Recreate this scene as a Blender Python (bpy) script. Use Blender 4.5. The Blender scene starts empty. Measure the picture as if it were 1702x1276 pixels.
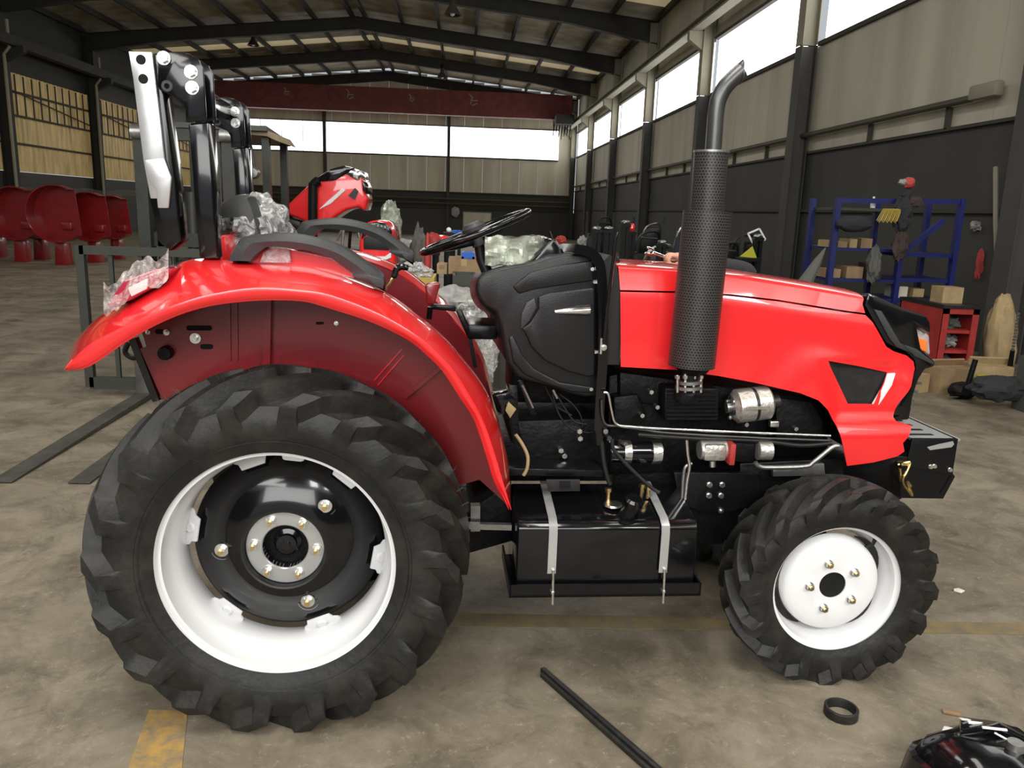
import bpy, bmesh, math, random
from mathutils import Vector, Matrix, noise
import numpy as np
random.seed(4)
SC = bpy.context.scene
COL = SC.collection
PI = math.pi
# ------------------------------------------------------------------ camera
F, CX, CY = 1325.0, 851.0, 638.0
YAW, TH, RO, CH, PSI = 0.0638, 0.2133, 0.0337, 1.44, 0.03

def basis(yaw):
    fw = Vector((math.sin(yaw)*math.cos(TH), math.cos(yaw)*math.cos(TH), -math.sin(TH)))
    r = fw.cross(Vector((0, 0, 1))).normalized(); u = r.cross(fw)
    return fw, r*math.cos(RO)+u*math.sin(RO), -r*math.sin(RO)+u*math.cos(RO)
BW, BL = basis(YAW), basis(YAW+PSI)
cd = bpy.data.cameras.new('camera'); cam = bpy.data.objects.new('camera', cd); COL.objects.link(cam)
fw, rr, uu = BW
cam.matrix_world = Matrix(((rr.x, uu.x, -fw.x, 0), (rr.y, uu.y, -fw.y, 0), (rr.z, uu.z, -fw.z, CH), (0, 0, 0, 1)))
cd.sensor_width = 36; cd.lens = 36*F/1702; cd.clip_start = 0.05; cd.clip_end = 300
SC.camera = cam
SC.view_settings.view_transform = 'Standard'; SC.view_settings.look = 'None'
SC.view_settings.gamma = 1; SC.view_settings.use_curve_mapping = False
SC.view_settings.exposure = 0.0
SC.cycles.use_denoising = True
SC.cycles.max_bounces = 7; SC.cycles.diffuse_bounces = 3; SC.cycles.glossy_bounces = 3
SC.cycles.transparent_max_bounces = 10
SC.cycles.sample_clamp_indirect = 6
# ------------------------------------------------------------------ world and lights
w = bpy.data.worlds.new('overcast_sky'); SC.world = w; w.use_nodes = True
w.node_tree.nodes['Background'].inputs[0].default_value = (0.86, 0.93, 1, 1)
w.node_tree.nodes['Background'].inputs[1].default_value = 0.55

def area(name, loc, rot, sx, sy, e, col=(1, 1, 1)):
    l = bpy.data.lights.new(name, 'AREA'); l.shape = 'RECTANGLE'; l.size = sx; l.size_y = sy
    l.energy = e; l.color = col
    o = bpy.data.objects.new(name, l); COL.objects.link(o); o.location = loc; o.rotation_euler = rot
    return o
# daylight through the open doorway and the high windows of the near gable, both behind the camera
area('doorway_daylight', (-1.0, -5.6, 3.6), (math.radians(80), 0, math.radians(-6)), 6.0, 2.2, 330, (1, .99, .96))
area('gable_window_daylight', (-5.0, -5.6, 6.3), (math.radians(62), 0, math.radians(-20)), 7.0, 1.5, 340, (1, .99, .96))
area('gable_window_daylight_b', (2.2, -5.6, 6.2), (math.radians(62), 0, math.radians(4)), 1.1, 1.5, 120, (1, .99, .96))
area('gable_window_daylight_c', (4.9, -5.6, 6.2), (math.radians(62), 0, math.radians(12)), 1.9, 1.5, 300, (1, .99, .96))
# daylight through the translucent roof sheets
for i, (x, y, e) in enumerate(((-1.0, .2, 260), (-6.5, 0, 200), (2.5, 2.6, 110), (-1.2, 6.5, 110), (-1.2, 17.5, 200), (-1.2, 30, 200), (-8.5, 13.5, 55), (-8.5, 24, 70), (-8.5, 36, 70))):
    area('roof_light', (x, y, 7.2), (0, 0, 0), 1.2, 4.0, e, (1, .97, .9))

# ------------------------------------------------------------------ materials
MAT = {}
def nodes(name):
    m = bpy.data.materials.new(name); m.use_nodes = True; MAT[name] = m
    nt = m.node_tree; b = nt.nodes['Principled BSDF']
    return m, nt, b
def N(nt, t, **k):
    n = nt.nodes.new(t)
    for a, v in k.items():
        if a.startswith('i_'): n.inputs[a[2:].replace('_', ' ')].default_value = v
        else: setattr(n, a, v)
    return n
def plain(name, c, rough=.5, metal=0, coat=0, bump=0, bscale=30, var=0, vscale=6, spec=.5, c2=None, croug=.05):
    """principled with an optional noise for colour variation and fine relief"""
    m, nt, b = nodes(name)
    b.inputs['Base Color'].default_value = (*c, 1); b.inputs['Roughness'].default_value = rough
    b.inputs['Metallic'].default_value = metal; b.inputs['Coat Weight'].default_value = coat
    b.inputs['Coat Roughness'].default_value = croug; b.inputs['Specular IOR Level'].default_value = spec
    tc = N(nt, 'ShaderNodeTexCoord')
    if var or c2:
        n = N(nt, 'ShaderNodeTexNoise', i_Scale=vscale, i_Detail=6.0, i_Roughness=.65)
        nt.links.new(tc.outputs['Object'], n.inputs['Vector'])
        cr = N(nt, 'ShaderNodeValToRGB'); e = cr.color_ramp.elements
        d = c2 if c2 else tuple(x*(1-var) for x in c)
        e[0].position = .35; e[0].color = (*d, 1); e[1].position = .65; e[1].color = (*c, 1)
        nt.links.new(n.outputs['Fac'], cr.inputs['Fac']); nt.links.new(cr.outputs['Color'], b.inputs['Base Color'])
    if bump:
        n2 = N(nt, 'ShaderNodeTexNoise', i_Scale=bscale, i_Detail=4.0)
        nt.links.new(tc.outputs['Object'], n2.inputs['Vector'])
        bp = N(nt, 'ShaderNodeBump', i_Strength=bump, i_Distance=.01)
        nt.links.new(n2.outputs['Fac'], bp.inputs['Height']); nt.links.new(bp.outputs['Normal'], b.inputs['Normal'])
    return m
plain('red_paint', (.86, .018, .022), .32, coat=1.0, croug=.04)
plain('red_inner_shaded', (.20, .004, .009), .35, coat=.5, croug=.12)  # fender red darkened: shade under the fender put into the base colour
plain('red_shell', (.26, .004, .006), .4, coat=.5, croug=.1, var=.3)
plain('red_dull', (.42, .035, .03), .55, var=.3)
plain('crane_red', (.20, .045, .04), .7, var=.35, vscale=3)
plain('black_gloss', (.004, .004, .005), .15, coat=.45, croug=.06, spec=.3)
plain('black_paint', (.005, .005, .006), .34, coat=.15, croug=.2, bump=.15, bscale=60, spec=.25)
plain('black_cast', (.005, .005, .0055), .45, bump=.35, bscale=45, spec=.18)
plain('black_plastic', (.009, .0092, .010), .34, bump=.12, bscale=300, spec=.38)
plain('grey_plastic', (.030, .031, .033), .42, bump=.15, bscale=260)
plain('grey_trim', (.014, .014, .014), .5, spec=.3)
plain('white_paint', (.86, .86, .87), .35, coat=.4)
plain('white_shade', (.72, .72, .73), .45)
plain('white_paper', (.8, .8, .78), .7)
plain('zinc', (.75, .75, .73), .28, metal=1, bump=.2, bscale=80)
plain('brass', (.72, .55, .25), .3, metal=1, bump=.2, bscale=80)
plain('chrome', (.8, .8, .8), .1, metal=1)
plain('steel', (.42, .42, .41), .38, metal=.9, var=.3, vscale=14, bump=.2)
plain('silver_plate', (.55, .56, .56), .3, metal=.6, var=.12, vscale=9)
plain('dark_pipe', (.10, .10, .10), .35, metal=.8)
plain('alu_cast', (.55, .54, .50), .42, metal=.8, bump=.4, bscale=60)
plain('fork_steel', (.085, .08, .07), .5, metal=.3, var=.4, vscale=9)
plain('mast_grey', (.038, .039, .034), .45, metal=.3, var=.35, vscale=7)
plain('frame_grey', (.040, .042, .034), .5, var=.2)
plain('beam_paint', (.032, .031, .024), .75, var=.3, vscale=2)
plain('column_light', (.30, .28, .21), .7, var=.15, vscale=2)
plain('column_dark', (.070, .068, .060), .7, var=.2, vscale=2)
plain('girt', (.05, .046, .034), .8)
plain('wainscot', (.062, .061, .053), .75, var=.22, vscale=1.2)
plain('hall_pipe', (.06, .055, .035), .6)
plain('cardboard', (.30, .20, .11), .85, var=.25, vscale=9)
plain('kraft', (.42, .31, .16), .85, var=.25, vscale=9)
plain('blue_paint', (.006, .012, .12), .5, var=.3)
plain('dark_blue', (.006, .009, .03), .6, var=.3)
plain('blue_box', (.01, .10, .45), .4)
plain('yellow_crate', (.40, .30, .05), .5)
plain('yellow_sign', (.45, .42, .03), .5)
plain('dark_cloth', (.022, .022, .026), .9, bump=.6, bscale=40)
plain('brown_cloth', (.05, .032, .028), .9, bump=.6, bscale=40)
plain('grey_cloth', (.10, .10, .09), .9, bump=.6, bscale=30)
plain('white_sheet', (.36, .35, .33), .5, var=.45, vscale=14, bump=1, bscale=22)
plain('red_cloth', (.45, .06, .05), .8, bump=.5, bscale=30)
plain('skin', (.62, .32, .23), .5, bump=.3, bscale=120)
plain('hair', (.01, .009, .008), .6)
plain('knob_red', (.20, .012, .014), .25, coat=.6)
plain('signal_red', (.75, .02, .03), .35)
plain('tail_red', (.35, .02, .05), .2, coat=1)
plain('amber', (.9, .2, .03), .25, coat=.6)
plain('dark_hole', (.002, .002, .002), .9)
plain('lamp_metal', (.03, .025, .02), .5)
plain('tarp_brown', (.30, .23, .14), .8, var=.3)
plain('seat_vinyl', (.015, .015, .015), .5)
plain('marking', (.42, .25, .06), .85, c2=(.20, .16, .10), vscale=22)
plain('marking_faded', (.22, .16, .065), .85, c2=(.135, .115, .085), vscale=14)
plain('scrap', (.7, .68, .6), .7)
plain('rubber_hose', (.01, .01, .01), .5)
plain('graphite', (.035, .035, .036), .45, metal=.4, var=.4, vscale=30)

def rubber():
    m, nt, b = nodes('rubber')
    tc = N(nt, 'ShaderNodeTexCoord')
    n = N(nt, 'ShaderNodeTexNoise', i_Scale=9.0, i_Detail=8.0, i_Roughness=.7)
    nt.links.new(tc.outputs['Object'], n.inputs['Vector'])
    cr = N(nt, 'ShaderNodeValToRGB'); e = cr.color_ramp.elements
    e[0].position = .45; e[0].color = (.012, .0118, .011, 1); e[1].position = .80; e[1].color = (.040, .037, .029, 1)
    nt.links.new(n.outputs['Fac'], cr.inputs['Fac']); nt.links.new(cr.outputs['Color'], b.inputs['Base Color'])
    b.inputs['Roughness'].default_value = .50; b.inputs['Specular IOR Level'].default_value = .35
    n2 = N(nt, 'ShaderNodeTexNoise', i_Scale=60.0, i_Detail=3.0)
    nt.links.new(tc.outputs['Object'], n2.inputs['Vector'])
    bp = N(nt, 'ShaderNodeBump', i_Strength=.35, i_Distance=.004)
    nt.links.new(n2.outputs['Fac'], bp.inputs['Height']); nt.links.new(bp.outputs['Normal'], b.inputs['Normal'])
rubber()

def perforated():
    m, nt, b = nodes('perforated')
    b.inputs['Roughness'].default_value = .42; b.inputs['Metallic'].default_value = .25
    uv = N(nt, 'ShaderNodeUVMap')
    sx = N(nt, 'ShaderNodeSeparateXYZ'); nt.links.new(uv.outputs[0], sx.inputs[0])
    def M(op, a, bb=None, c=None):
        n = N(nt, 'ShaderNodeMath', operation=op)
        for i, v in enumerate((a, bb, c)):
            if v is None: continue
            if isinstance(v, (int, float)): n.inputs[i].default_value = v
            else: nt.links.new(v, n.inputs[i])
        return n.outputs[0]
    u = M('MULTIPLY', sx.outputs['X'], 1/.0095); v = M('MULTIPLY', sx.outputs['Y'], 1/.0082)
    row = M('FLOOR', v); odd = M('MODULO', row, 2.0); u2 = M('ADD', u, M('MULTIPLY', odd, .5))
    fx = M('SUBTRACT', M('FRACT', u2), .5); fy = M('SUBTRACT', M('FRACT', v), .5)
    d = M('SQRT', M('ADD', M('MULTIPLY', fx, fx), M('MULTIPLY', fy, fy)))
    hole = M('LESS_THAN', d, .30)
    mx = N(nt, 'ShaderNodeMix', data_type='RGBA'); nt.links.new(hole, mx.inputs['Factor'])
    mx.inputs[6].default_value = (.050, .048, .046, 1); mx.inputs[7].default_value = (.002, .002, .002, 1)
    nt.links.new(mx.outputs[2], b.inputs['Base Color'])
    bp = N(nt, 'ShaderNodeBump', i_Strength=.8, i_Distance=.002, invert=True)
    nt.links.new(hole, bp.inputs['Height']); nt.links.new(bp.outputs['Normal'], b.inputs['Normal'])
perforated()

def film(name, tint, alpha, rough=.12, scale=14):
    m, nt, b = nodes(name)
    b.inputs['Base Color'].default_value = (*tint, 1); b.inputs['Roughness'].default_value = rough
    b.inputs['Coat Weight'].default_value = 1.0
    tc = N(nt, 'ShaderNodeTexCoord')
    n2 = N(nt, 'ShaderNodeTexNoise', i_Scale=scale, i_Detail=3.0, i_Distortion=1.2)
    nt.links.new(tc.outputs['Object'], n2.inputs['Vector'])
    bp = N(nt, 'ShaderNodeBump', i_Strength=1.0, i_Distance=.03)
    nt.links.new(n2.outputs['Fac'], bp.inputs['Height']); nt.links.new(bp.outputs['Normal'], b.inputs['Normal'])
    cr = N(nt, 'ShaderNodeValToRGB'); e = cr.color_ramp.elements
    e[0].position = .4; e[0].color = (alpha*.35,)*3+(1,); e[1].position = .62; e[1].color = (alpha,)*3+(1,)
    nt.links.new(n2.outputs['Fac'], cr.inputs['Fac']); nt.links.new(cr.outputs['Color'], b.inputs['Alpha'])
film('clear_film', (.80, .80, .80), .62, scale=26)
film('green_film', (.62, .68, .55), .85, scale=9)
film('tail_film', (.85, .75, .72), .5, scale=22)
film('lens_clear', (.9, .9, .9), .5, .08, 8)

def emit(name, c, s, var=0):
    m, nt, b = nodes(name)
    b.inputs['Base Color'].default_value = (.5, .5, .5, 1)
    b.inputs['Emission Color'].default_value = (*c, 1); b.inputs['Emission Strength'].default_value = s
    return m, nt, b
emit('bright_pane', (1, 1, .97), 3.2)
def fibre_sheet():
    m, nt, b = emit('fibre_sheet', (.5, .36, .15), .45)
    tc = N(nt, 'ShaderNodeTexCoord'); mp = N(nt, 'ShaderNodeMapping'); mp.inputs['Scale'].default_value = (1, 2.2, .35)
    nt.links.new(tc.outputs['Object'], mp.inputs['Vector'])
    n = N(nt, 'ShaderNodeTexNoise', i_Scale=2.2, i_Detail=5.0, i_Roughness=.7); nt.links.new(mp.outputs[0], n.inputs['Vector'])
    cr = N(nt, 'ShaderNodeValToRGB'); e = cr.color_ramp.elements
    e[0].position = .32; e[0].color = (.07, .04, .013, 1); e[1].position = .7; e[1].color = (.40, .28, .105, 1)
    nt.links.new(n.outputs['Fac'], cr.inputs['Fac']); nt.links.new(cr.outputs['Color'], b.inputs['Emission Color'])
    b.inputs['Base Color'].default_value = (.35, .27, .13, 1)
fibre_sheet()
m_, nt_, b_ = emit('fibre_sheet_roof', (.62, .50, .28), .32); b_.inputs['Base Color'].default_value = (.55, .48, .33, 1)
def ribbed(name, c, c2, axis, period, rough=.7, sc=1.0):
    """sheet metal with folded ribs: relief only"""
    m, nt, b = nodes(name); b.inputs['Roughness'].default_value = rough
    tc = N(nt, 'ShaderNodeTexCoord')
    wv = N(nt, 'ShaderNodeTexWave', wave_type='BANDS', bands_direction=axis, i_Scale=1/period*.314)
    nt.links.new(tc.outputs['Object'], wv.inputs['Vector'])
    bp = N(nt, 'ShaderNodeBump', i_Strength=.5, i_Distance=.03); nt.links.new(wv.outputs['Fac'], bp.inputs['Height'])
    nt.links.new(bp.outputs['Normal'], b.inputs['Normal'])
    mp = N(nt, 'ShaderNodeMapping'); mp.inputs['Scale'].default_value = (1.5, 1.5, .25)
    nt.links.new(tc.outputs['Object'], mp.inputs['Vector'])
    n = N(nt, 'ShaderNodeTexNoise', i_Scale=sc, i_Detail=6.0); nt.links.new(mp.outputs[0], n.inputs['Vector'])
    cr = N(nt, 'ShaderNodeValToRGB'); e = cr.color_ramp.elements
    e[0].position = .35; e[0].color = (*c2, 1); e[1].position = .65; e[1].color = (*c, 1)
    nt.links.new(n.outputs['Fac'], cr.inputs['Fac']); nt.links.new(cr.outputs['Color'], b.inputs['Base Color'])
ribbed('wall_sheet', (.58, .545, .445), (.47, .44, .355), 'Y', .9)
ribbed('gable_sheet', (.66, .62, .48), (.52, .48, .36), 'X', .9)
ribbed('roof_sheet', (.40, .35, .26), (.25, .21, .15), 'X', .9)

def concrete():
    m, nt, b = nodes('concrete')
    tc = N(nt, 'ShaderNodeTexCoord')
    def noise_(s, d, r=.6, dist=0):
        n = N(nt, 'ShaderNodeTexNoise', i_Scale=s, i_Detail=d, i_Roughness=r, i_Distortion=dist)
        nt.links.new(tc.outputs['Object'], n.inputs['Vector']); return n
    def ramp(src, p0, c0, p1, c1):
        cr = N(nt, 'ShaderNodeValToRGB'); e = cr.color_ramp.elements
        e[0].position = p0; e[0].color = (*c0, 1); e[1].position = p1; e[1].color = (*c1, 1)
        nt.links.new(src, cr.inputs['Fac']); return cr.outputs['Color']
    base = ramp(noise_(1.1, 8, .65).outputs['Fac'], .35, (.165, .138, .098), .68, (.290, .250, .188))
    stain = ramp(noise_(3.2, 9, .72, .6).outputs['Fac'], .38, (.50, .49, .46), .58, (1, 1, 1))
    mx = N(nt, 'ShaderNodeMix', data_type='RGBA', blend_type='MULTIPLY'); mx.inputs['Factor'].default_value = .9
    nt.links.new(base, mx.inputs[6]); nt.links.new(stain, mx.inputs[7])
    speck = ramp(noise_(26, 10, .9).outputs['Fac'], .55, (0, 0, 0), .68, (1, 1, 1))
    mx2 = N(nt, 'ShaderNodeMix', data_type='RGBA'); nt.links.new(speck, mx2.inputs['Factor'])
    nt.links.new(mx.outputs[2], mx2.inputs[6]); mx2.inputs[7].default_value = (.42, .385, .31, 1)
    dark = ramp(noise_(5.5, 9, .8, 1.0).outputs['Fac'], .55, (1, 1, 1), .70, (.40, .38, .36))
    mx3 = N(nt, 'ShaderNodeMix', data_type='RGBA', blend_type='MULTIPLY'); mx3.inputs['Factor'].default_value = .8
    nt.links.new(mx2.outputs[2], mx3.inputs[6]); nt.links.new(dark, mx3.inputs[7])
    nt.links.new(mx3.outputs[2], b.inputs['Base Color'])
    nt.links.new(ramp(noise_(2.5, 5).outputs['Fac'], .3, (.38,)*3, .7, (.7,)*3), b.inputs['Roughness'])
    bp = N(nt, 'ShaderNodeBump', i_Strength=.25, i_Distance=.006)
    nt.links.new(noise_(22, 8, .7).outputs['Fac'], bp.inputs['Height']); nt.links.new(bp.outputs['Normal'], b.inputs['Normal'])
concrete()

# ------------------------------------------------------------------ geometry helpers
def ray(px, py, b): return b[0]+b[1]*((px-CX)/F)+b[2]*((CY-py)/F)
CV = Vector((0, 0, CH))
def A(px, py, y):            # tractor frame: the point seen at that pixel which lies y metres away sideways
    d = ray(px, py, BL); return CV+d*(y/d.y)
def P(px, py, y):            # hall frame, same at depth y
    d = ray(px, py, BW); return CV+d*(y/d.y)
def Gd(px, py, z=0.0):
    d = ray(px, py, BW); return CV+d*((z-CH)/d.z)
def V(*a): return Vector(a)

class Geo:
    def __init__(s): s.v = []; s.f = []; s.uv = None
    def add(s, vs, fs):
        k = len(s.v); s.v += [Vector(x) for x in vs]; s.f += [tuple(i+k for i in f) for f in fs]; return s
    def box(s, c, d, rot=None, bev=0):
        """box centred on c with full sizes d"""
        c = Vector(c); x, y, z = d[0]/2, d[1]/2, d[2]/2
        if bev:
            bm = bmesh.new(); bmesh.ops.create_cube(bm, size=1)
            for q in bm.verts: q.co = Vector((q.co.x*d[0], q.co.y*d[1], q.co.z*d[2]))
            bmesh.ops.bevel(bm, geom=bm.edges[:], offset=bev, segments=2, affect='EDGES', profile=.5)
            vs = [q.co.copy() for q in bm.verts]; bm.verts.index_update(); fs = [[q.index for q in f.verts] for f in bm.faces]; bm.free()
        else:
            vs = [V(a, b, e) for a in (-x, x) for b in (-y, y) for e in (-z, z)]
            fs = [(0, 1, 3, 2), (4, 6, 7, 5), (0, 4, 5, 1), (2, 3, 7, 6), (0, 2, 6, 4), (1, 5, 7, 3)]
        if rot is not None: vs = [rot @ q for q in vs]
        return s.add([q+c for q in vs], fs)
    def beam(s, a, b, w_, h_, up=V(0, 0, 1), bev=0):
        """rectangular bar from a to b, w_ sideways, h_ along up"""
        a, b = Vector(a), Vector(b); d = (b-a); L = d.length; d.normalize()
        sd = d.cross(up)
        if sd.length < 1e-4: sd = d.cross(V(1, 0, 0))
        sd.normalize(); u2 = sd.cross(d)
        R = Matrix((d, sd, u2)).transposed()
        return s.box((a+b)/2, (L, w_, h_), R, bev)
    def prism(s, pts, off, bev=0, seg=2):
        """polygon pts (3-D, planar) thickened by the vector off"""
        bm = bmesh.new(); off = Vector(off)
        a = [bm.verts.new(p) for p in pts]; b = [bm.verts.new(Vector(p)+off) for p in pts]; n = len(pts)
        bm.faces.new(a); bm.faces.new(b[::-1])
        for i in range(n): bm.faces.new((a[i], b[i], b[(i+1) % n], a[(i+1) % n]))
        bmesh.ops.recalc_face_normals(bm, faces=bm.faces[:])
        if bev: bmesh.ops.bevel(bm, geom=bm.edges[:], offset=bev, segments=seg, affect='EDGES', profile=.5, clamp_overlap=True)
        bmesh.ops.triangulate(bm, faces=[f for f in bm.faces if len(f.verts) > 4])
        bm.verts.index_update(); vs = [q.co.copy() for q in bm.verts]; fs = [[q.index for q in f.verts] for f in bm.faces]; bm.free()
        return s.add(vs, fs)
    def tube(s, pts, r, n=10, caps=True, closed=False):
        pts = [Vector(p) for p in pts]; m = len(pts); rs = r if isinstance(r, (list, tuple)) else [r]*m
        rings = []; prev = None
        for i, p in enumerate(pts):
            if closed: t = pts[(i+1) % m]-pts[i-1]
            else: t = pts[min(i+1, m-1)]-pts[max(i-1, 0)]
            if t.length < 1e-9: t = V(0, 0, 1)
            t.normalize()
            if prev is None:
                q = V(0, 0, 1) if abs(t.z) < .9 else V(1, 0, 0)
                u = (q-t*q.dot(t)).normalized()
            else:
                u = prev-t*prev.dot(t); u = u.normalized() if u.length > 1e-6 else t.orthogonal().normalized()
            prev = u; w2 = t.cross(u)
            rings.append([p+(u*math.cos(2*PI*k/n)+w2*math.sin(2*PI*k/n))*rs[i] for k in range(n)])
        vs = [q for r_ in rings for q in r_]; fs = []
        for i in range(m if closed else m-1):
            j = (i+1) % m
            for k in range(n): fs.append((i*n+k, i*n+(k+1) % n, j*n+(k+1) % n, j*n+k))
        if caps and not closed: fs += [tuple(range(n))[::-1], tuple((m-1)*n+k for k in range(n))]
        return s.add(vs, fs)
    def lathe(s, prof, c=(0, 0, 0), ax='Y', n=48, a0=0, a1=2*PI, cap=False):
        """prof = [(radius, along-axis)]"""
        full = abs(a1-a0-2*PI) < 1e-6; m = n if full else n+1; c = Vector(c); vs = []; fs = []
        for k in range(m):
            a = a0+(a1-a0)*k/n; ca, sa = math.cos(a), math.sin(a)
            for r, h in prof:
                q = {'Y': V(r*ca, h, r*sa), 'Z': V(r*ca, r*sa, h), 'X': V(h, r*ca, r*sa)}[ax]; vs.append(c+q)
        L = len(prof)
        for k in range(n):
            k2 = (k+1) % m
            for i in range(L-1): fs.append((k*L+i, k2*L+i, k2*L+i+1, k*L+i+1))
        return s.add(vs, fs)
    def cyl(s, a, b, r, n=16, r2=None):
        return s.tube([a, b], [r, r if r2 is None else r2], n)
    def hexnut(s, c, ax, r, h, n=6):
        ax = Vector(ax).normalized(); return s.cyl(Vector(c), Vector(c)+ax*h, r, n)
    def ball(s, c, r, sc=(1, 1, 1), n=12, jit=0, seed=0):
        c = Vector(c); vs = []; fs = []
        for i in range(n+1):
            t = PI*i/n
            for k in range(2*n):
                a = PI*k/n; d = V(math.sin(t)*math.cos(a), math.sin(t)*math.sin(a), math.cos(t))
                q = r*(1+(jit*noise.noise(d*2.3+V(seed, seed*2, 0)) if jit else 0)+(jit*.5*noise.noise(d*6+V(seed, 0, 0)) if jit else 0))
                vs.append(c+V(d.x*sc[0], d.y*sc[1], d.z*sc[2])*q)
        for i in range(n):
            for k in range(2*n): fs.append((i*2*n+k, (i+1)*2*n+k, (i+1)*2*n+(k+1) % (2*n), i*2*n+(k+1) % (2*n)))
        return s.add(vs, fs)
    def build(s, name, mat, parent=None, angle=35, kind=None, label=None, origin=None, weld=True):
        me = bpy.data.meshes.new(name); o0 = ORG.get(parent.name, V(0, 0, 0)) if parent else (Vector(origin) if origin else V(0, 0, 0))
        me.from_pydata([tuple(p-o0) for p in s.v], [], s.f)
        bm = bmesh.new(); bm.from_mesh(me)
        if weld: bmesh.ops.remove_doubles(bm, verts=bm.verts, dist=1e-5)
        bmesh.ops.recalc_face_normals(bm, faces=bm.faces[:]); bm.to_mesh(me); bm.free()
        if angle: me.shade_smooth(); me.set_sharp_from_angle(angle=math.radians(angle))
        me.materials.append(MAT[mat] if isinstance(mat, str) else mat)
        o = bpy.data.objects.new(name, me); COL.objects.link(o)
        if parent: o.parent = parent; ORG[o.name] = o0
        else: o.location = o0; ORG[o.name] = o0
        if kind: o['kind'] = kind
        if label: o['label'] = label
        return o
ORG = {}
def thing(name, label, cat, origin, frame='W', group=None):
    """an Empty at the thing's base; parts are built in frame coordinates"""
    o = bpy.data.objects.new(name, None); COL.objects.link(o); o.empty_display_size = .1
    origin = Vector(origin); ORG[o.name] = origin
    if frame == 'T':
        R = Matrix.Rotation(PSI, 3, 'Z'); o.location = R @ origin; o.rotation_euler = (0, 0, PSI)
    else: o.location = origin
    o['label'] = label; o['category'] = cat
    if group: o['group'] = group
    return o
def solo(g, name, mat, label, cat, origin, group=None, frame='W', angle=35):
    o = g.build(name, mat, None, angle, origin=origin); o['label'] = label; o['category'] = cat
    if frame == 'T':
        o.location = Matrix.Rotation(PSI, 3, 'Z') @ Vector(origin); o.rotation_euler = (0, 0, PSI)
    if group: o['group'] = group
    return o
def struct(g, name, mat, parent=None, angle=30, origin=(0, 0, 0)):
    o = g.build(name, mat, parent, angle, origin=None if parent else origin)
    if not parent: o['kind'] = 'structure'
    return o
def dup(o, parent=None, loc=None, rotz=None):
    c = o.copy(); COL.objects.link(c); c.parent = parent
    ORG[c.name] = ORG.get(o.name, V(0, 0, 0))
    for ch in list(o.children): dup(ch, c)
    if loc is not None: c.location = loc
    if rotz is not None: c.rotation_euler = (0, 0, rotz)
    return c
def resample(pts, n):
    """Catmull-Rom through pts, n samples per span"""
    pts = [Vector(p) for p in pts]; out = []
    for i in range(len(pts)-1):
        p0 = pts[max(i-1, 0)]; p1 = pts[i]; p2 = pts[i+1]; p3 = pts[min(i+2, len(pts)-1)]
        for k in range(n):
            t = k/n; out.append(.5*((2*p1)+(p2-p0)*t+(2*p0-5*p1+4*p2-p3)*t*t+(3*p1-p0-3*p2+p3)*t**3))
    out.append(pts[-1]); return out
def boolean(o, cutters, op='DIFFERENCE'):
    """cut o with throw-away solids, keep the result as a plain mesh"""
    for c in cutters:
        m = o.modifiers.new('cut', 'BOOLEAN'); m.operation = c[1]; m.object = c[0]; m.solver = 'EXACT'
    dg = bpy.context.evaluated_depsgraph_get(); dg.update()
    me = bpy.data.meshes.new_from_object(o.evaluated_get(dg)); o.modifiers.clear(); o.data = me
    me.shade_smooth(); me.set_sharp_from_angle(angle=math.radians(32))
    for c in cutters: d = c[0].data; bpy.data.objects.remove(c[0]); bpy.data.meshes.remove(d)
# ------------------------------------------------------------------ hall
XR, XL, Y0, Y1 = 6.0, -14.5, -6.4, 45.5
RX = (XR+XL)/2; ZE, ZR = 7.5, 8.55
FR = [2.1+6.2*i for i in range(8)]           # frames
def roofz(x, off=0): return ZR-(ZR-ZE)*abs(x-RX)/(XR-RX)+off
g = Geo(); g.box(((XR+XL)/2, (Y0+Y1)/2, -.1), (XR-XL+.6, Y1-Y0+.6, .2)); floor = struct(g, 'floor', 'concrete')
# floor markings, thin coats of worn paint
def stripe(pts, mat):
    g = Geo(); g.prism([V(p[0], p[1], .0005) for p in pts], (0, 0, .0015)); struct(g, 'floor_marking', mat, floor, 0)
a, b, c, d = Gd(248, 1180), Gd(312, 1182), Gd(300, 1300), Gd(208, 1290)
stripe((a, b, c, d), 'marking')
a, b = Gd(700, 1018), Gd(1702, 1036); c, d = Gd(1702, 1064), Gd(700, 1040)
stripe((a, b, V(c.x+1.5, c.y, 0), d), 'marking_faded')
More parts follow.
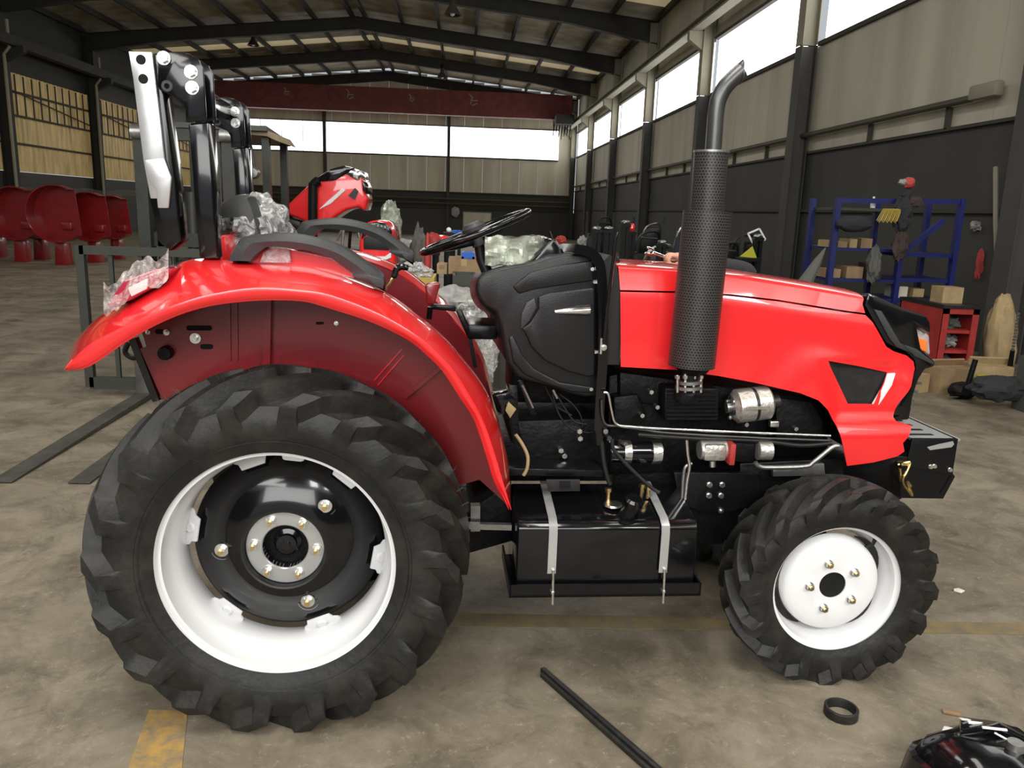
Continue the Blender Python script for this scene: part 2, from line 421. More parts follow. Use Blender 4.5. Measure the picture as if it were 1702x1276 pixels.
# right wall: dark dado, light sheets, bright window strip, upper sheets, bay by bay
wr = Geo().box((XR+.15, (Y0+Y1)/2, .4), (.2, Y1-Y0, .8)); wr = struct(wr, 'wall_right', 'wainscot')
wins = []
bays = [(Y0, FR[0])]+[(FR[i], FR[i+1]) for i in range(7)]
for y0, y1 in bays:
    yc, L = (y0+y1)/2, y1-y0
    struct(Geo().box((XR+.1, yc, 1.7), (.10, L, 1.83)), 'dado_panel', 'wainscot', wr)
    for k in range(6):
        s_ = L/6; struct(Geo().box((XR+.09, y0+(k+.5)*s_, 3.5), (.06, s_-.012, 1.80)), 'wall_panel', 'wall_sheet', wr)
    struct(Geo().box((XR+.1, yc, 6.65), (.08, L, 1.75)), 'upper_panel', 'wall_sheet', wr)
    if y1 > 0:
        wn = struct(Geo().box((XR+.06, yc, 4.43), (.12, L-.3, .07)).box((XR+.06, yc, 5.74), (.12, L-.3, .07)), 'window_%d' % (len(wins)+1), 'girt')
        wins.append(wn)
        for k in range(4):
            s_ = (L-.34)/4; struct(Geo().box((XR+.12, y0+.17+(k+.5)*s_, 5.08), (.02, s_-.006, 1.26)), 'pane', 'bright_pane', wn)
    struct(Geo().box((XR+.02, yc, 2.62), (.05, L, .04)), 'girt', 'girt', wr)
    struct(Geo().box((XR+.02, yc, 1.62), (.05, L, .05)), 'girt', 'girt', wr)
    for k in (.3, .62): struct(Geo().box((XR+.02, y0+L*k, 2.76), (.05, .07, .26)), 'stud', 'girt', wr)
struct(Geo().tube([(XR-.06, 9.6, 2.92), (XR-.06, Y1-.2, 2.86)], .045, 10), 'trim_1', 'hall_pipe')
struct(Geo().box((XR-.06, 9.35, 2.97), (.12, .5, .17), bev=.03), 'trim_2', 'column_light')
struct(Geo().tube([(XR-.1, 8.9, 2.1), (XR-.1, 8.75, 1.5), (XR-.12, 8.6, 1.1)], .028, 8), 'trim_3', 'column_light')
# columns of the right side: dark to the sill, pale above
for y in FR[1:]:
    cl = Geo().box((XR-.13, y, 2.2), (.26, .07, 4.4)).box((XR-.005, y, 2.2), (.015, .30, 4.4)).box((XR-.262, y, 2.2), (.015, .30, 4.4))
    cl = struct(cl, 'column', 'column_dark')
    struct(Geo().box((XR-.13, y, 5.92), (.26, .07, 3.0)).box((XR-.005, y, 5.92), (.015, .30, 3.0)).box((XR-.262, y, 5.92), (.015, .30, 3.0)), 'column_head', 'column_light', cl)
    struct(Geo().prism([V(XR-.27, y-.1, 5.9), V(XR-.62, y-.1, 5.9), V(XR-.62, y-.1, 5.7), V(XR-.27, y-.1, 5.45)], (0, .2, 0)), 'crane_bracket', 'column_light', cl)
    struct(Geo().box((XR-.02, y+.42, 5.55), (.12, .30, .5)), 'header_box', 'column_light', cl)
for y0, y1 in bays[1:]:
    struct(Geo().box((XR-.45, (y0+y1)/2, 6.08), (.26, y1-y0-.01, .03)).box((XR-.45, (y0+y1)/2, 5.92), (.26, y1-y0-.01, .03)).box((XR-.45, (y0+y1)/2, 6.0), (.03, y1-y0-.01, .16)), 'crane_rail', 'column_light')
# left wall
wl = struct(Geo().box((XL-.15, (Y0+Y1)/2, 1.08), (.2, Y1-Y0, 2.16)), 'wall_left', 'wainscot')
struct(Geo().box((XL-.12, (Y0+Y1)/2, 6.4), (.1, Y1-Y0, 2.3)), 'upper_panel', 'beam_paint', wl)
for y0, y1 in [(FR[i], FR[i+1]) for i in range(2, 7)]:
    n = 7; s_ = (y1-y0)/n
    for k in range(n):
        g = Geo(); ya = y0+k*s_
        # one folded fibreglass sheet with three standing ribs
        prof = []
        for j in range(3):
            q = ya+j*s_/3; prof += [(q, 0), (q+s_*.2, 0), (q+s_*.23, .035), (q+s_*.30, .035)]
        prof.append((ya+s_, 0)); vs = []
        for (yy, xx) in prof: vs += [V(XL-.10+xx, yy, 2.18), V(XL-.10+xx, yy, 5.25)]
        g.add(vs, [(2*i, 2*i+2, 2*i+3, 2*i+1) for i in range(len(prof)-1)])
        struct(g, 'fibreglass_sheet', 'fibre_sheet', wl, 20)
    for z in (3.05, 3.92, 4.65): struct(Geo().box((XL-.02, (y0+y1)/2, z), (.05, y1-y0, .07)), 'girt', 'girt', wl)
    for k in range(1, 12): struct(Geo().box((XL-.03, y0+k*(y1-y0)/12, 4.55), (.03, .05, 1.3)), 'stud', 'girt', wl)
    struct(Geo().tube([(XL+.02, y0, 4.75), (XL+.02, y1, 4.1)], .025, 6), 'brace', 'girt', wl)
for y in FR[3:]:
    cl = struct(Geo().box((XL+.16, y, 3.7), (.30, .08, 7.4)).box((XL+.01, y, 3.7), (.02, .34, 7.4)).box((XL+.31, y, 3.7), (.02, .34, 7.4)), 'column', 'beam_paint')
    struct(Geo().prism([V(XL+.3, y-.1, 5.9), V(XL+.9, y-.1, 5.9), V(XL+.9, y-.1, 5.7), V(XL+.3, y-.1, 5.4)], (0, .2, 0)), 'crane_bracket', 'beam_paint', cl)
    struct(Geo().tube([(XL+.38, y-.22, .4), (XL+.38, y-.22, 5.6), (XL+.55, y-.22, 5.8), (XL+.55, y-.22, 6.6)], .05, 8), 'drain_pipe', 'column_light', cl)
for y0, y1 in bays[3:]:
    struct(Geo().box((XL+.6, (y0+y1)/2, 6.0), (.3, y1-y0-.01, .3)), 'crane_rail', 'beam_paint')
# far gable wall
we = struct(Geo().box(((XR+XL)/2, Y1+.2, .72), (XR-XL+.6, .2, 1.44)), 'wall_back', 'wainscot')
struct(Geo().box(((XR+XL)/2, Y1+.16, 1.88), (XR-XL, .1, .88)), 'dado_panel', 'girt', we)
n = 20; s_ = (XR-XL)/n
for k in range(n):
    xc = XL+(k+.5)*s_
    struct(Geo().box((xc, Y1+.15, 3.28), (s_-.012, .06, 1.93)), 'wall_panel', 'gable_sheet', we)
    zt = min(roofz(xc-s_/2), roofz(xc+s_/2))+.14
    struct(Geo().box((xc, Y1+.15, (5.87+zt)/2), (s_-.012, .06, zt-5.87)), 'upper_panel', 'gable_sheet', we)
struct(Geo().box((5.55, Y1+.14, 5.05), (.95, .06, 1.64)), 'wall_panel', 'gable_sheet', we)
for i, (xa, xb, m) in enumerate(((XL, -7.75, 6), (-7.65, -1.05, 4), (-.95, 5.05, 4))):
    wn = struct(Geo().box(((xa+xb)/2, Y1+.06, 4.24), (xb-xa, .1, .07)).box(((xa+xb)/2, Y1+.06, 5.85), (xb-xa, .1, .05)), 'window_%d' % (len(wins)+1), 'girt'); wins.append(wn)
    for k in range(m):
        q = (xb-xa)/m; struct(Geo().box((xa+(k+.5)*q, Y1+.10, 5.05), (q-.05 if i == 0 else q-.008, .02, 1.54)), 'pane', 'bright_pane', wn)
for x in (-7.7, -1.0): struct(Geo().box((x, Y1-.02, 3.9), (.16, .26, 7.8)), 'column', 'girt')
for z in (2.35, 1.5): struct(Geo().box(((XR+XL)/2, Y1+.05, z), (XR-XL, .1, .06)), 'girt', 'girt', we)
for z in (1.98, 1.74): struct(Geo().tube([(XL+1, Y1-.25, z), (XR-.3, Y1-.25, z)], .05, 8), 'trim_%d' % (4 if z > 1.9 else 5), 'hall_pipe')
for k in range(8): struct(Geo().box((XL+2+k*2.3, Y1-.2, 1.86), (.05, .05, .55)), 'pipe_stand', 'girt', we)
bd = thing('notice_board', 'pale green notice board hanging on the dark end wall behind the steering wheel', 'board', (P(793, 366, 45.5).x, 45.5, P(793, 366, 45.5).z-.45))
p = P(793, 366, 45.5); Geo().box(p+V(0, .03, 0), (1.6, .12, .9)).build('frame', 'column_light', bd); Geo().box(p-V(0, .03, 0), (1.5, .02, .8)).build('sheet', 'gable_sheet', bd)
# near gable behind the camera, with its doorway and high windows
wf = struct(Geo().box((-9.9, Y0, 2.4), (9.2, .2, 4.8)).box((3.65, Y0, 2.4), (4.7, .2, 4.8)).box((-2, Y0, 4.75), (6.6, .2, .2)), 'wall_front', 'wainscot')
struct(Geo().box((RX, Y0, 7.2), (XR-XL, .2, 2.3)), 'upper_panel', 'wall_sheet', wf)
# roof: rafters, purlins, sheets
ce = struct(Geo().box((RX, (Y0+Y1)/2, ZR+.16), (.5, Y1-Y0, .04)), 'ceiling', 'beam_paint')
ny = 50; sy = (Y1-Y0)/ny
for side in (-1, 1):
    for k in range(ny):
        yc = Y0+(k+.5)*sy
        if yc < 12: continue
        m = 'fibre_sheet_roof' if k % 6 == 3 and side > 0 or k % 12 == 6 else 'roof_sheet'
        x0, x1 = RX, (XR if side > 0 else XL)+side*.1
        g = Geo(); g.prism([V(x0, yc-sy/2+.006, roofz(x0, .13)), V(x1, yc-sy/2+.006, roofz(x1, .13)), V(x1, yc-sy/2+.006, roofz(x1, .16)), V(x0, yc-sy/2+.006, roofz(x0, .16))], (0, sy-.012, 0))
        struct(g, 'roof_panel', m, ce)
    x0, x1 = RX, (XR if side > 0 else XL)+side*.1
    g = Geo(); g.prism([V(x0, Y0, roofz(x0, .13)), V(x1, Y0, roofz(x1, .13)), V(x1, Y0, roofz(x1, .16)), V(x0, Y0, roofz(x0, .16))], (0, 12.4-Y0, 0)); struct(g, 'roof_panel', 'roof_sheet', ce)
    for k in range(8):
        x = RX+side*(.25+k*1.42)
        struct(Geo().box((x, (Y0+Y1)/2, roofz(x, .03)), (.10, Y1-Y0, .18)), 'purlin', 'beam_paint')
for y in FR:
    for side in (-1, 1):
        x1 = XR if side > 0 else XL
        g = Geo()
        def seg(yh, za, zb, w2):
            xs = [RX, RX+(x1-RX)*.72, x1]; top = [roofz(q, za) for q in xs]; bot = [roofz(q, zb) for q in xs]; 
            if zb < -.2: bot[2] -= .22
            g.prism([V(xs[0], y-w2/2, top[0]), V(xs[1], y-w2/2, top[1]), V(xs[2], y-w2/2, top[2]), V(xs[2], y-w2/2, bot[2]), V(xs[1], y-w2/2, bot[1]), V(xs[0], y-w2/2, bot[0])], (0, w2, 0))
        seg(y, -.04, -.48, .03); seg(y, -.04, -.06, .24)
        xs = [RX, RX+(x1-RX)*.72, x1]; bt = [roofz(q, -.48) for q in xs]; bt[2] -= .22
        g.prism([V(xs[i], y-.12, bt[i]) for i in range(3)]+[V(xs[i], y-.12, bt[i]-.02) for i in (2, 1, 0)], (0, .24, 0))
        struct(g, 'rafter', 'beam_paint')
# overhead crane
cr = thing('overhead_crane', 'red box girder of the overhead crane spanning the hall under the roof', 'crane', (RX, 43, 6.1))
Geo().box((RX, 43, 6.72), (19.2, .5, 1.2)).build('girder', 'crane_red', cr)
Geo().box((XR-1.1, 42.6, 6.05), (.9, 1.6, .45)).build('end_carriage', 'beam_paint', cr); Geo().box((XL+1.1, 42.6, 6.05), (.9, 1.6, .45)).build('end_carriage', 'beam_paint', cr)
g = Geo(); 
for k in range(7): g.tube([(XR-1.6+k*.14, 42.4, 6.0), (XR-1.62+k*.14, 42.4, 5.2+.12*math.sin(k*1.7)), (XR-1.55+k*.14, 42.4, 5.9)], .02, 5)
g.build('cable_loops', 'black_cast', cr, kind='stuff')
for (px, py, r) in ((475, 152, .16), (580, 157, .22), (683, 163, .16), (785, 167, .26)):
    p = P(px, py, 42.74); g = Geo()
    for a in range(4): g.box(p+V(.12*math.cos(a*2.1)*r*4, 0, r*.8*math.sin(a*1.7)), (r*1.1, .012, .05), Matrix.Rotation(a*.9, 3, 'Y'))
    g.build('faded_lettering', 'column_light', cr, kind='stuff')
def lamp(px, py, y, label):
    p = P(px, py, y); t = thing('pendant_lamp', label, 'lamp', p, group='high bay lamps under the roof')
    Geo().lathe([(.0, .34), (.07, .34), (.08, .2), (.24, -.05), (.22, -.05), (.06, .17), (0, .17)], p, 'Z', 20).build('lamp_shade', 'lamp_metal', t)
    Geo().ball(p+V(0, 0, .0), .07, n=8).build('bulb', 'white_paint', t)
    Geo().cyl(p+V(0, 0, .34), p+V(0, 0, .52), .09, 12).build('ballast', 'black_cast', t)
    Geo().cyl(p+V(0, 0, .52), V(p.x, p.y, roofz(p.x, .1)), .015, 6).build('rod', 'black_cast', t)
lamp(752, 22, 22.5, 'dark bell-shaped pendant lamp at the top edge, largest of the three')
lamp(735, 128, 36, 'small dark pendant lamp hanging in front of the farthest rafter right of the ridge')
lamp(421, 74, 34, 'small dark pendant lamp under the left slope of the roof')
# ------------------------------------------------------------------ the red tractor (tractor frame: x forward, y sideways away, z up)
YC = 2.71
TR = thing('tractor', 'large red compact tractor with white wheels and upright black muffler', 'tractor', (.4, YC, 0), 'T')
RH = V(-.427, 2.037, .489); FH = V(1.249, 2.204, .3185)
RR, RW_ = .523, .27; FRR, FW_ = .343, .175

def tyre(c, R, r0, wd, y0, pitches, lugh, skew, sw_bulge, flat=.012):
    """agricultural tyre as one skin: angle x profile grid, sheared along the lugs; near side at y0, far side y0+wd"""
    g = Geo(); prof = []
    # profile: param s in [-1,1], returns radius, y, lug weight
    def P_(s):
        a = abs(s)
        if a <= .62:   # crown
            t = a/.62; r = R-lugh-.030*R/.5*t**2.4; y = t*wd*.47
            lw = 1.0
        else:          # shoulder then sidewall
            t = (a-.62)/.38
            r = (R-lugh-.024*R/.5)*(1-t)+r0*t
            y = wd*.47+wd*sw_bulge*math.sin(PI*min(1, t*1.02))-wd*.03*t
            lw = min(1.0, max(0.0, (.56-t)/.20))
        return r, y*(1 if s > 0 else -1), lw
    ss = [-1, -.97, -.94, -.91, -.88, -.85, -.82, -.80, -.78, -.76, -.74, -.72, -.70, -.68, -.66, -.64, -.62, -.58, -.52, -.44, -.36, -.28, -.20, -.12, -.06, -.03, 0]
    ss = ss+[-q for q in ss[:-1]][::-1]
    us = [0, .05, .14, .23, .32, .38, .44, .5, .55, .64, .73, .82, .88, .94]
    W2 = [0, .38]
    def lug(u, lo):
        u = (u-lo) % 1.0
        if u < .05: return u/.05
        if u <= .32: return 1
        if u < .38: return (.38-u)/.06
        return 0
    nu = len(us)*pitches; vs = []; 
    for p in range(pitches):
        for u in us:
            for s in ss:
                r, y, lw = P_(s); a = abs(s)
                # lugs run from the shoulder forward to the crown
                fwd = skew*(1-min(1, a/.74))**.8 if a < .74 else 0
                near = s < 0
                h = 0
                if near and s <= -.03 or (not near and s >= .03):
                    h = lug(u, 0 if near else .5)
                wid = 1.0
                k = lugh*h*lw
                if abs(s) < .06: k *= max(0, (abs(s)-.02)/.04) if abs(s) > .02 else 0
                rr = r+k
                if a > .62 and h > 0: y += (-1 if near else 1)*.014*h*lw
                ang = 2*PI*(p+u)/pitches-fwd*2*PI/pitches
                q = V(rr*math.cos(ang), y, rr*math.sin(ang))
                vs.append(c+V(0, wd/2+y0, 0)+q)
    S = len(ss); fs = []
    for i in range(nu):
        j = (i+1) % nu
        for k in range(S-1): fs.append((i*S+k, j*S+k, j*S+k+1, i*S+k+1))
    g.add(vs, fs)
    # bead closing strip inside
    for v in g.v:
        if v.z < c.z-R+flat*2.4 and False: pass
    zmin = .0
    for v in g.v:
        if v.z < .001: v.z = .001
    return g

def wheel_rear(parent):
    c = RH
    g = Geo().lathe([(.305, .012), (.318, .012), (.330, .000), (.331, .010), (.322, .026), (.308, .040), (.300, .075), (.290, .085), (.286, .115), (.284, .170), (.296, .185), (.302, .205), (.318, .225), (.330, .235), (.322, .222), (.300, .20), (.281, .175), (.281, .115), (.288, .084), (.297, .07), (.305, .04), (.305, .012)], c, n=96)
    rim = g.build('rear_wheel', 'white_paint', parent, 40)
    tyre(c, RR, .318, RW_, -.022, 18, .046, 1.6, .075).build('tyre', 'rubber', rim, 30)
    g = Geo()
    for r in (.352, .362, .372, .382): g.lathe([(r-.002, -.034-(r-.35)*.12), (r, -.037-(r-.35)*.12), (r+.002, -.034-(r-.35)*.12)], c+V(0, .012, 0), n=90)
    g.build('bead_ring', 'rubber', rim, kind='stuff')
    # black dished disc
    yd = .096
    g = Geo().lathe([(.112, yd+.030), (.1125, yd+.004), (.116, yd), (.122, yd), (.15, yd+.008), (.19, yd+.024), (.225, yd+.044), (.25, yd+.064), (.264, yd+.080), (.268, yd+.088), (.264, yd+.092), (.24, yd+.07), (.2, yd+.04)], c, n=72)
    disc = g.build('wheel_disc', 'black_gloss', rim, 40)
    Geo().lathe([(.1115, yd+.032), (.1115, yd+.003), (.1135, yd+.0005), (.118, yd-.0005)], c, n=72).build('disc_collar', 'graphite', rim, 40)
    for a in (50, 110, 170, 230, 290, 350):
        t = math.radians(a); rd = V(math.cos(t), 0, math.sin(t)); tg = V(-math.sin(t), 0, math.cos(t)); o = c+V(0, yd+.050, 0)
        rd = (rd+V(0, .62, 0)); nn_ = V(rd.x*-.62, 1, rd.z*-.62).normalized()
        def R_(q): return o+V(math.cos(t), 0, math.sin(t))*.25+rd*(q-.25)
        g = Geo().prism([R_(.294)-tg*.070, R_(.283)-tg*.060, R_(.266)-tg*.052, R_(.260)-tg*.040, R_(.244)-tg*.034, R_(.244)+tg*.034, R_(.260)+tg*.040, R_(.266)+tg*.052, R_(.283)+tg*.060, R_(.294)+tg*.070], nn_*-.006, .001)
        g.build('rim_lug', 'white_shade', rim)
        q = R_(.268)-nn_*.004; Geo().cyl(q, q-nn_*.008, .017, 18, .013).build('lug_rivet', 'white_shade', rim)
    t = math.radians(84); o = c+V(math.cos(t)*.276, .135, math.sin(t)*.276)
    Geo().box(o, (.065, .035, .046), Matrix.Rotation(t-PI/2, 3, 'Y').inverted(), .012).build('valve_guard', 'white_paint', rim)
    # recessed hub ring with its six studs
    g = Geo().lathe([(.064, yd+.05), (.064, yd+.026), (.067, yd+.023), (.108, yd+.023), (.111, yd+.028)], c, n=56)
    g.build('hub_ring', 'silver_plate', rim, 30)
    g = Geo().lathe([(.064, yd+.03), (.064, yd+.09), (.042, yd+.09), (.040, yd+.06), (.028, yd+.055), (.028, yd+.04), (.012, yd+.038), (.012, yd+.03), (0, yd+.03)], c, n=40)
    g.build('axle_end', 'black_gloss', rim, 30)
    def stud(o, name, r=.0125):
        g = Geo().cyl(o, o+V(0, -.004, 0), r*1.45, 18).hexnut(o+V(0, -.004, 0), (0, -1, 0), r, .012)
        b = g.build(name, 'zinc', rim); Geo().cyl(o+V(0, -.014, 0), o+V(0, -.027, 0), r*.55, 10).build('stud', 'brass', rim)
    for k in range(6):
        t = math.radians(55+60*k); stud(c+V(.087*math.cos(t), yd+.023, .087*math.sin(t)), 'hub_bolt', .011)
    for a in (181, 48, 291):
        t = math.radians(a); o = c+V(.172*math.cos(t), yd+.014, .172*math.sin(t)); stud(o, 'disc_bolt', .0135)
        g = Geo().tube([o+V(.030*math.cos(q), .001, .030*math.sin(q)) for q in [math.radians(a2) for a2 in range(200, 350, 15)]], .0012, 5)
        g.build('washer_scratch', 'steel', rim)
    return rim
def mirror_wheel(rim, yc):
    """far-side wheel: same meshes turned about the tractor's centre line"""
    c = dup(rim, TR); o = ORG[TR.name]
    c.rotation_euler = (0, 0, PI); return c
rw = wheel_rear(TR)
def wheel_front(parent):
    c = FH
    g = Geo().lathe([(.196, .010), (.207, .006), (.2170, .000), (.2178, .008), (.208, .020), (.198, .034), (.193, .060), (.178, .078), (.176, .120), (.190, .135), (.205, .150), (.2175, .160), (.205, .148), (.186, .13), (.172, .115), (.172, .080), (.189, .055), (.193, .03), (.196, .010)], c, n=84)
    rim = g.build('front_wheel', 'white_paint', parent, 40)
    tyre(c, FRR, .207, FW_, -.016, 16, .033, 1.4, .070).build('tyre', 'rubber', rim, 30)
    yd = .034
    g = Geo().lathe([(.0435, yd-.004), (.0435, yd-.008), (.10, yd-.010), (.135, yd-.008), (.150, yd-.002), (.157, yd+.008), (.160, yd+.03)], c, n=72)
    g.build('wheel_disc', 'white_paint', rim, 40)
    for a in (38, 128, 215, 318):
        pts = []; 
        for k in range(9):
            t = math.radians(a-26+k*6.5); pts.append(c+V(math.cos(t), 0, math.sin(t))*.164+V(0, .062, 0))
        for k in range(8, -1, -1):
            t = math.radians(a-26+k*6.5); d = .004+.016*math.sin(PI*k/8); pts.append(c+V(math.cos(t), 0, math.sin(t))*(.164+d)+V(0, .062, 0))
        Geo().prism(pts, (0, .002, 0)).build('vent_slot', 'graphite', rim)
    Geo().lathe([(0, yd-.001), (.036, yd-.001), (.0433, yd-.004), (.0433, yd+.02)], c, n=36).build('hub_cap', 'dark_hole', rim)
    for k in range(5):
        t = math.radians(36+72*k+0); o = c+V(.0785*math.cos(t), yd-.010, .0785*math.sin(t))
        Geo().cyl(o, o+V(0, -.005, 0), .014, 16).hexnut(o+V(0, -.005, 0), (0, -1, 0), .0115, .012).build('wheel_nut', 'zinc', rim)
        Geo().cyl(o+V(0, -.016, 0), o+V(0, -.024, 0), .006, 10).build('stud', 'brass', rim)
    o = c+V(.112, .02, .140); Geo().tube([o+V(-.006, .03, -.02), o+V(0, 0, 0), o+V(.003, -.002, .018)], [.004, .005, .007], 10).build('valve_stem', 'rubber_hose', rim)
    return rim
fwh = wheel_front(TR)
mirror_wheel(rw, YC).location = (-.854-.8+.0, 0, 0)
mirror_wheel(fwh, YC).location = (2*1.249-.8, 0, 0)

# ---- rear fender: lip, crease and roof lines met station by station
lip = [(107, 615), (145, 606), (199, 570), (232, 550), (265, 533), (307, 516), (359, 503), (429, 496), (500, 497), (547, 509), (620, 533), (679, 562), (709, 586), (738, 615), (767, 659), (791, 697), (811, 755), (825, 800), (849, 847)]
cre = [(108, 612), (146, 574), (194, 548), (222, 535), (252, 521), (300, 503), (350, 489), (425, 478), (500, 482), (552, 491), (632, 522), (694, 558), (727, 587), (757, 620), (785, 665), (806, 706), (824, 760), (836, 800), (850, 846)]
out = [(112, 600), (126, 566), (160, 530), (190, 512), (225, 488), (268, 458), (318, 431), (400, 434), (488, 439), (545, 450), (636, 483), (700, 528), (740, 561), (772, 598), (801, 637), (823, 683), (842, 755), (847, 790), (850, 845)]
YF0, YF1 = 2.03, 2.33
def fender(sgn):
    L1 = resample([A(x, y, YF0+.006) for x, y in lip], 4); L2 = resample([A(x, y, YF0) for x, y in cre], 4); L3 = resample([A(x, y, YF1) for x, y in out], 4)
    n = len(L1); g = Geo(); rows = []
    for i in range(n):
        a, b, c = L1[i], L2[i], L3[i]; row = [a+V(0, .012, 0), a]
        for k in range(1, 4): row.append(a.lerp(b, k/4)+V(0, -.004*math.sin(PI*k/4), 0))
        row.append(b)
        ctr = RH; 
        for k in range(1, 7):
            t = k/6; q = b.lerp(c, t); rad = V(q.x-ctr.x, 0, q.z-ctr.z).normalized()
            env = min(1, i/8, (n-1-i)/8)
            row.append(q+rad*(.012*math.sin(PI*t)*env)+V(0, .0, 0))
        rows.append(row)
    m = len(rows[0]); top = [q for r in rows for q in r]
    th = []
    for i in range(n):
        for k in range(m):
            q = rows[i][k]; rad = V(q.x-RH.x, 0, q.z-RH.z).normalized(); th.append(q-rad*.006+(V(0, .006, 0) if 1 <= k <= 5 else V(0, 0, 0)))
    fs = []
    for i in range(n-1):
        for k in range(m-1):
            fs.append((i*m+k, (i+1)*m+k, (i+1)*m+k+1, i*m+k+1)); o = n*m
            fs.append((o+i*m+k, o+i*m+k+1, o+(i+1)*m+k+1, o+(i+1)*m+k))
    g.add(top+th, fs)
    return g, L3
g, L3 = fender(1)
fn = g.build('rear_fender', 'red_paint', TR, 28)
top = [q for q in L3][6:]
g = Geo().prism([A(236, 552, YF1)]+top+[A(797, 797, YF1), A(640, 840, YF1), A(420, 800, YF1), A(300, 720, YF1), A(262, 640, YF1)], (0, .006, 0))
ip = g.build('inner_panel', 'red_inner_shaded', fn, 0)
for (x0, x1, yy) in ((392, 392, 0), (477, 477, 0),): pass
for px in (381, 393): Geo().beam(A(px, 505, YF1-.004), A(px+1, 600, YF1-.004), .003, .006).build('panel_rib', 'red_inner_shaded', fn)
Geo().beam(A(446, 498, YF1-.010), A(444, 610, YF1-.010), .02, .024, V(0, 1, 0)).build('panel_seam', 'red_inner_shaded', fn)
for a, b in (((668, 580), (622, 632)), ((671, 590), (628, 640))): Geo().beam(A(*a, YF1-.003), A(*b, YF1-.003), .004, .003).build('panel_rib', 'red_paint', fn)
Geo().beam(A(735, 608, YF1-.01), A(672, 660, YF1-.01), .014, .012).build('panel_seam', 'red_inner_shaded', fn)
def slot(x0, x1, y, r=.008):
    a, b = A(x0, y, YF1-.001), A(x1, y, YF1-.001); pts = [a+V(-math.sin(t), 0, math.cos(t))*r for t in [PI*k/8 for k in range(9)]]
    pts += [b+V(math.sin(t), 0, -math.cos(t))*r for t in [PI*k/8 for k in range(9)]]
    Geo().prism(pts, (0, .0008, 0)).build('slot', 'dark_hole', fn)
for q in ((314, 348, 545), (337, 350, 576), (262, 268, 551), (527, 536, 537), (558, 559, 537)): slot(*q, r=.0075 if q[2] > 540 else .004)
for (x, y, r) in ((325, 562, .014), (277, 552, .008), (246, 552, .006), (559, 537, .006)):
    o = A(x, y, YF1-.002); Geo().cyl(o, o+V(0, -.003, 0), r*1.1, 18).hexnut(o+V(0, -.003, 0), (0, -1, 0), r*.62, .010).build('fender_bolt', 'zinc', fn)
# far fender: its roof shows beyond the near one
dy = 3.06-2.36
L3b = [q+V(.0, dy, .0) for q in L3]
gb = Geo(); m_ = []; n = len(L3b)
for q in L3b:
    rad = V(q.x-RH.x, 0, q.z-RH.z).normalized()
    m_.append([q, q+V(0, .1, 0)+rad*.012, q+V(0, .2, 0)+rad*.010, q+V(0, .30, 0)-rad*.03, q+V(0, .31, 0)-rad*.075, q+V(0, .305, 0)-rad*.075, q-rad*.006])
vs = [p for r in m_ for p in r]; k7 = 7
gb.add(vs, [(i*k7+k, (i+1)*k7+k, (i+1)*k7+(k+1) % k7, i*k7+(k+1) % k7) for i in range(n-1) for k in range(k7)])
fb = gb.build('rear_fender', 'red_paint', TR, 28)
g = Geo().prism([p for p in L3b[6:]]+[A(797, 797, YF1)+V(0, dy, 0), A(300, 720, YF1)+V(0, dy, 0)], (0, .006, 0)); g.build('inner_panel', 'red_inner_shaded', fb, 0)
# tail light under film at the fender's rear shoulder
g = Geo().prism([A(176, 512, 2.16), A(186, 492, 2.16), A(205, 466, 2.16), A(262, 445, 2.16), A(280, 448, 2.16), A(268, 470, 2.16), A(215, 500, 2.16)], (0, .12, 0), .006)
tl = g.build('tail_light', 'tail_red', TR)
Geo().prism([A(212, 478, 2.155), A(246, 462, 2.155), A(244, 480, 2.155), A(218, 493, 2.155)], (0, .01, 0), .002).build('light_lens', 'white_paper', tl)
g = Geo()
for i in range(26):
    for k in range(10):
        t = i/25; px, py = 172+t*108, 520-t*62+10*math.sin(t*9); q = A(px, py-k*5.2+10*noise.noise(V(i*.4, k*.5, 0)), 2.13+.02*noise.noise(V(i*.35, k*.4, 3))+.006*k)
        g.v.append(q)
g.f = [(i*10+k, (i+1)*10+k, (i+1)*10+k+1, i*10+k+1) for i in range(25) for k in range(9)]
g.build('protective_film', 'tail_film', tl, 20)
# grab handle trims over both fenders
def handle(off, name='grab_handle'):
    up = [(378, 432), (384, 418), (396, 400), (410, 395), (470, 389), (520, 396), (568, 411), (600, 432), (625, 450), (637, 463), (636, 478)]
    lo = [(416, 434), (422, 426), (436, 414), (447, 410), (480, 412), (520, 418), (550, 428), (573, 440), (587, 452), (588, 460), (610, 470)]
    Y = 2.24; U = resample([A(x, y, Y)+off for x, y in up], 3); W = resample([A(x, y, Y)+off for x, y in lo], 3); g = Geo(); vs = []
    for u, l in zip(U, W): vs += [u+V(0, .012, -.004), u+V(0, .03, .004), u+V(0, .075, .0), u+V(0, .085, -.02), l+V(0, .085, 0), l+V(0, 0, 0), u.lerp(l, .5)+V(0, -.006, 0)]
    n = len(U); g.add(vs, [(i*7+k, (i+1)*7+k, (i+1)*7+(k+1) % 7, i*7+(k+1) % 7) for i in range(n-1) for k in range(7)]+[tuple(range(7)), tuple((n-1)*7+k for k in range(7))])
    return g.build(name, 'grey_plastic', TR, 40)
handle(V(0, 0, 0)); handle(V(.06, .62, .035))
g = Geo().prism([A(447, 412, 2.30), A(480, 414, 2.30), A(550, 430, 2.30), A(585, 455, 2.30), A(588, 462, 2.30), A(480, 440, 2.30), A(410, 438, 2.30), A(425, 424, 2.30)], (0, .02, 0)); g.build('handle_base', 'red_paint', TR)
g = Geo().prism([A(480, 413, 2.28), A(483, 437, 2.28), A(432, 436, 2.28), A(438, 420, 2.28), A(452, 412, 2.28)], (0, .015, 0)); g.build('handle_film', 'clear_film', TR)
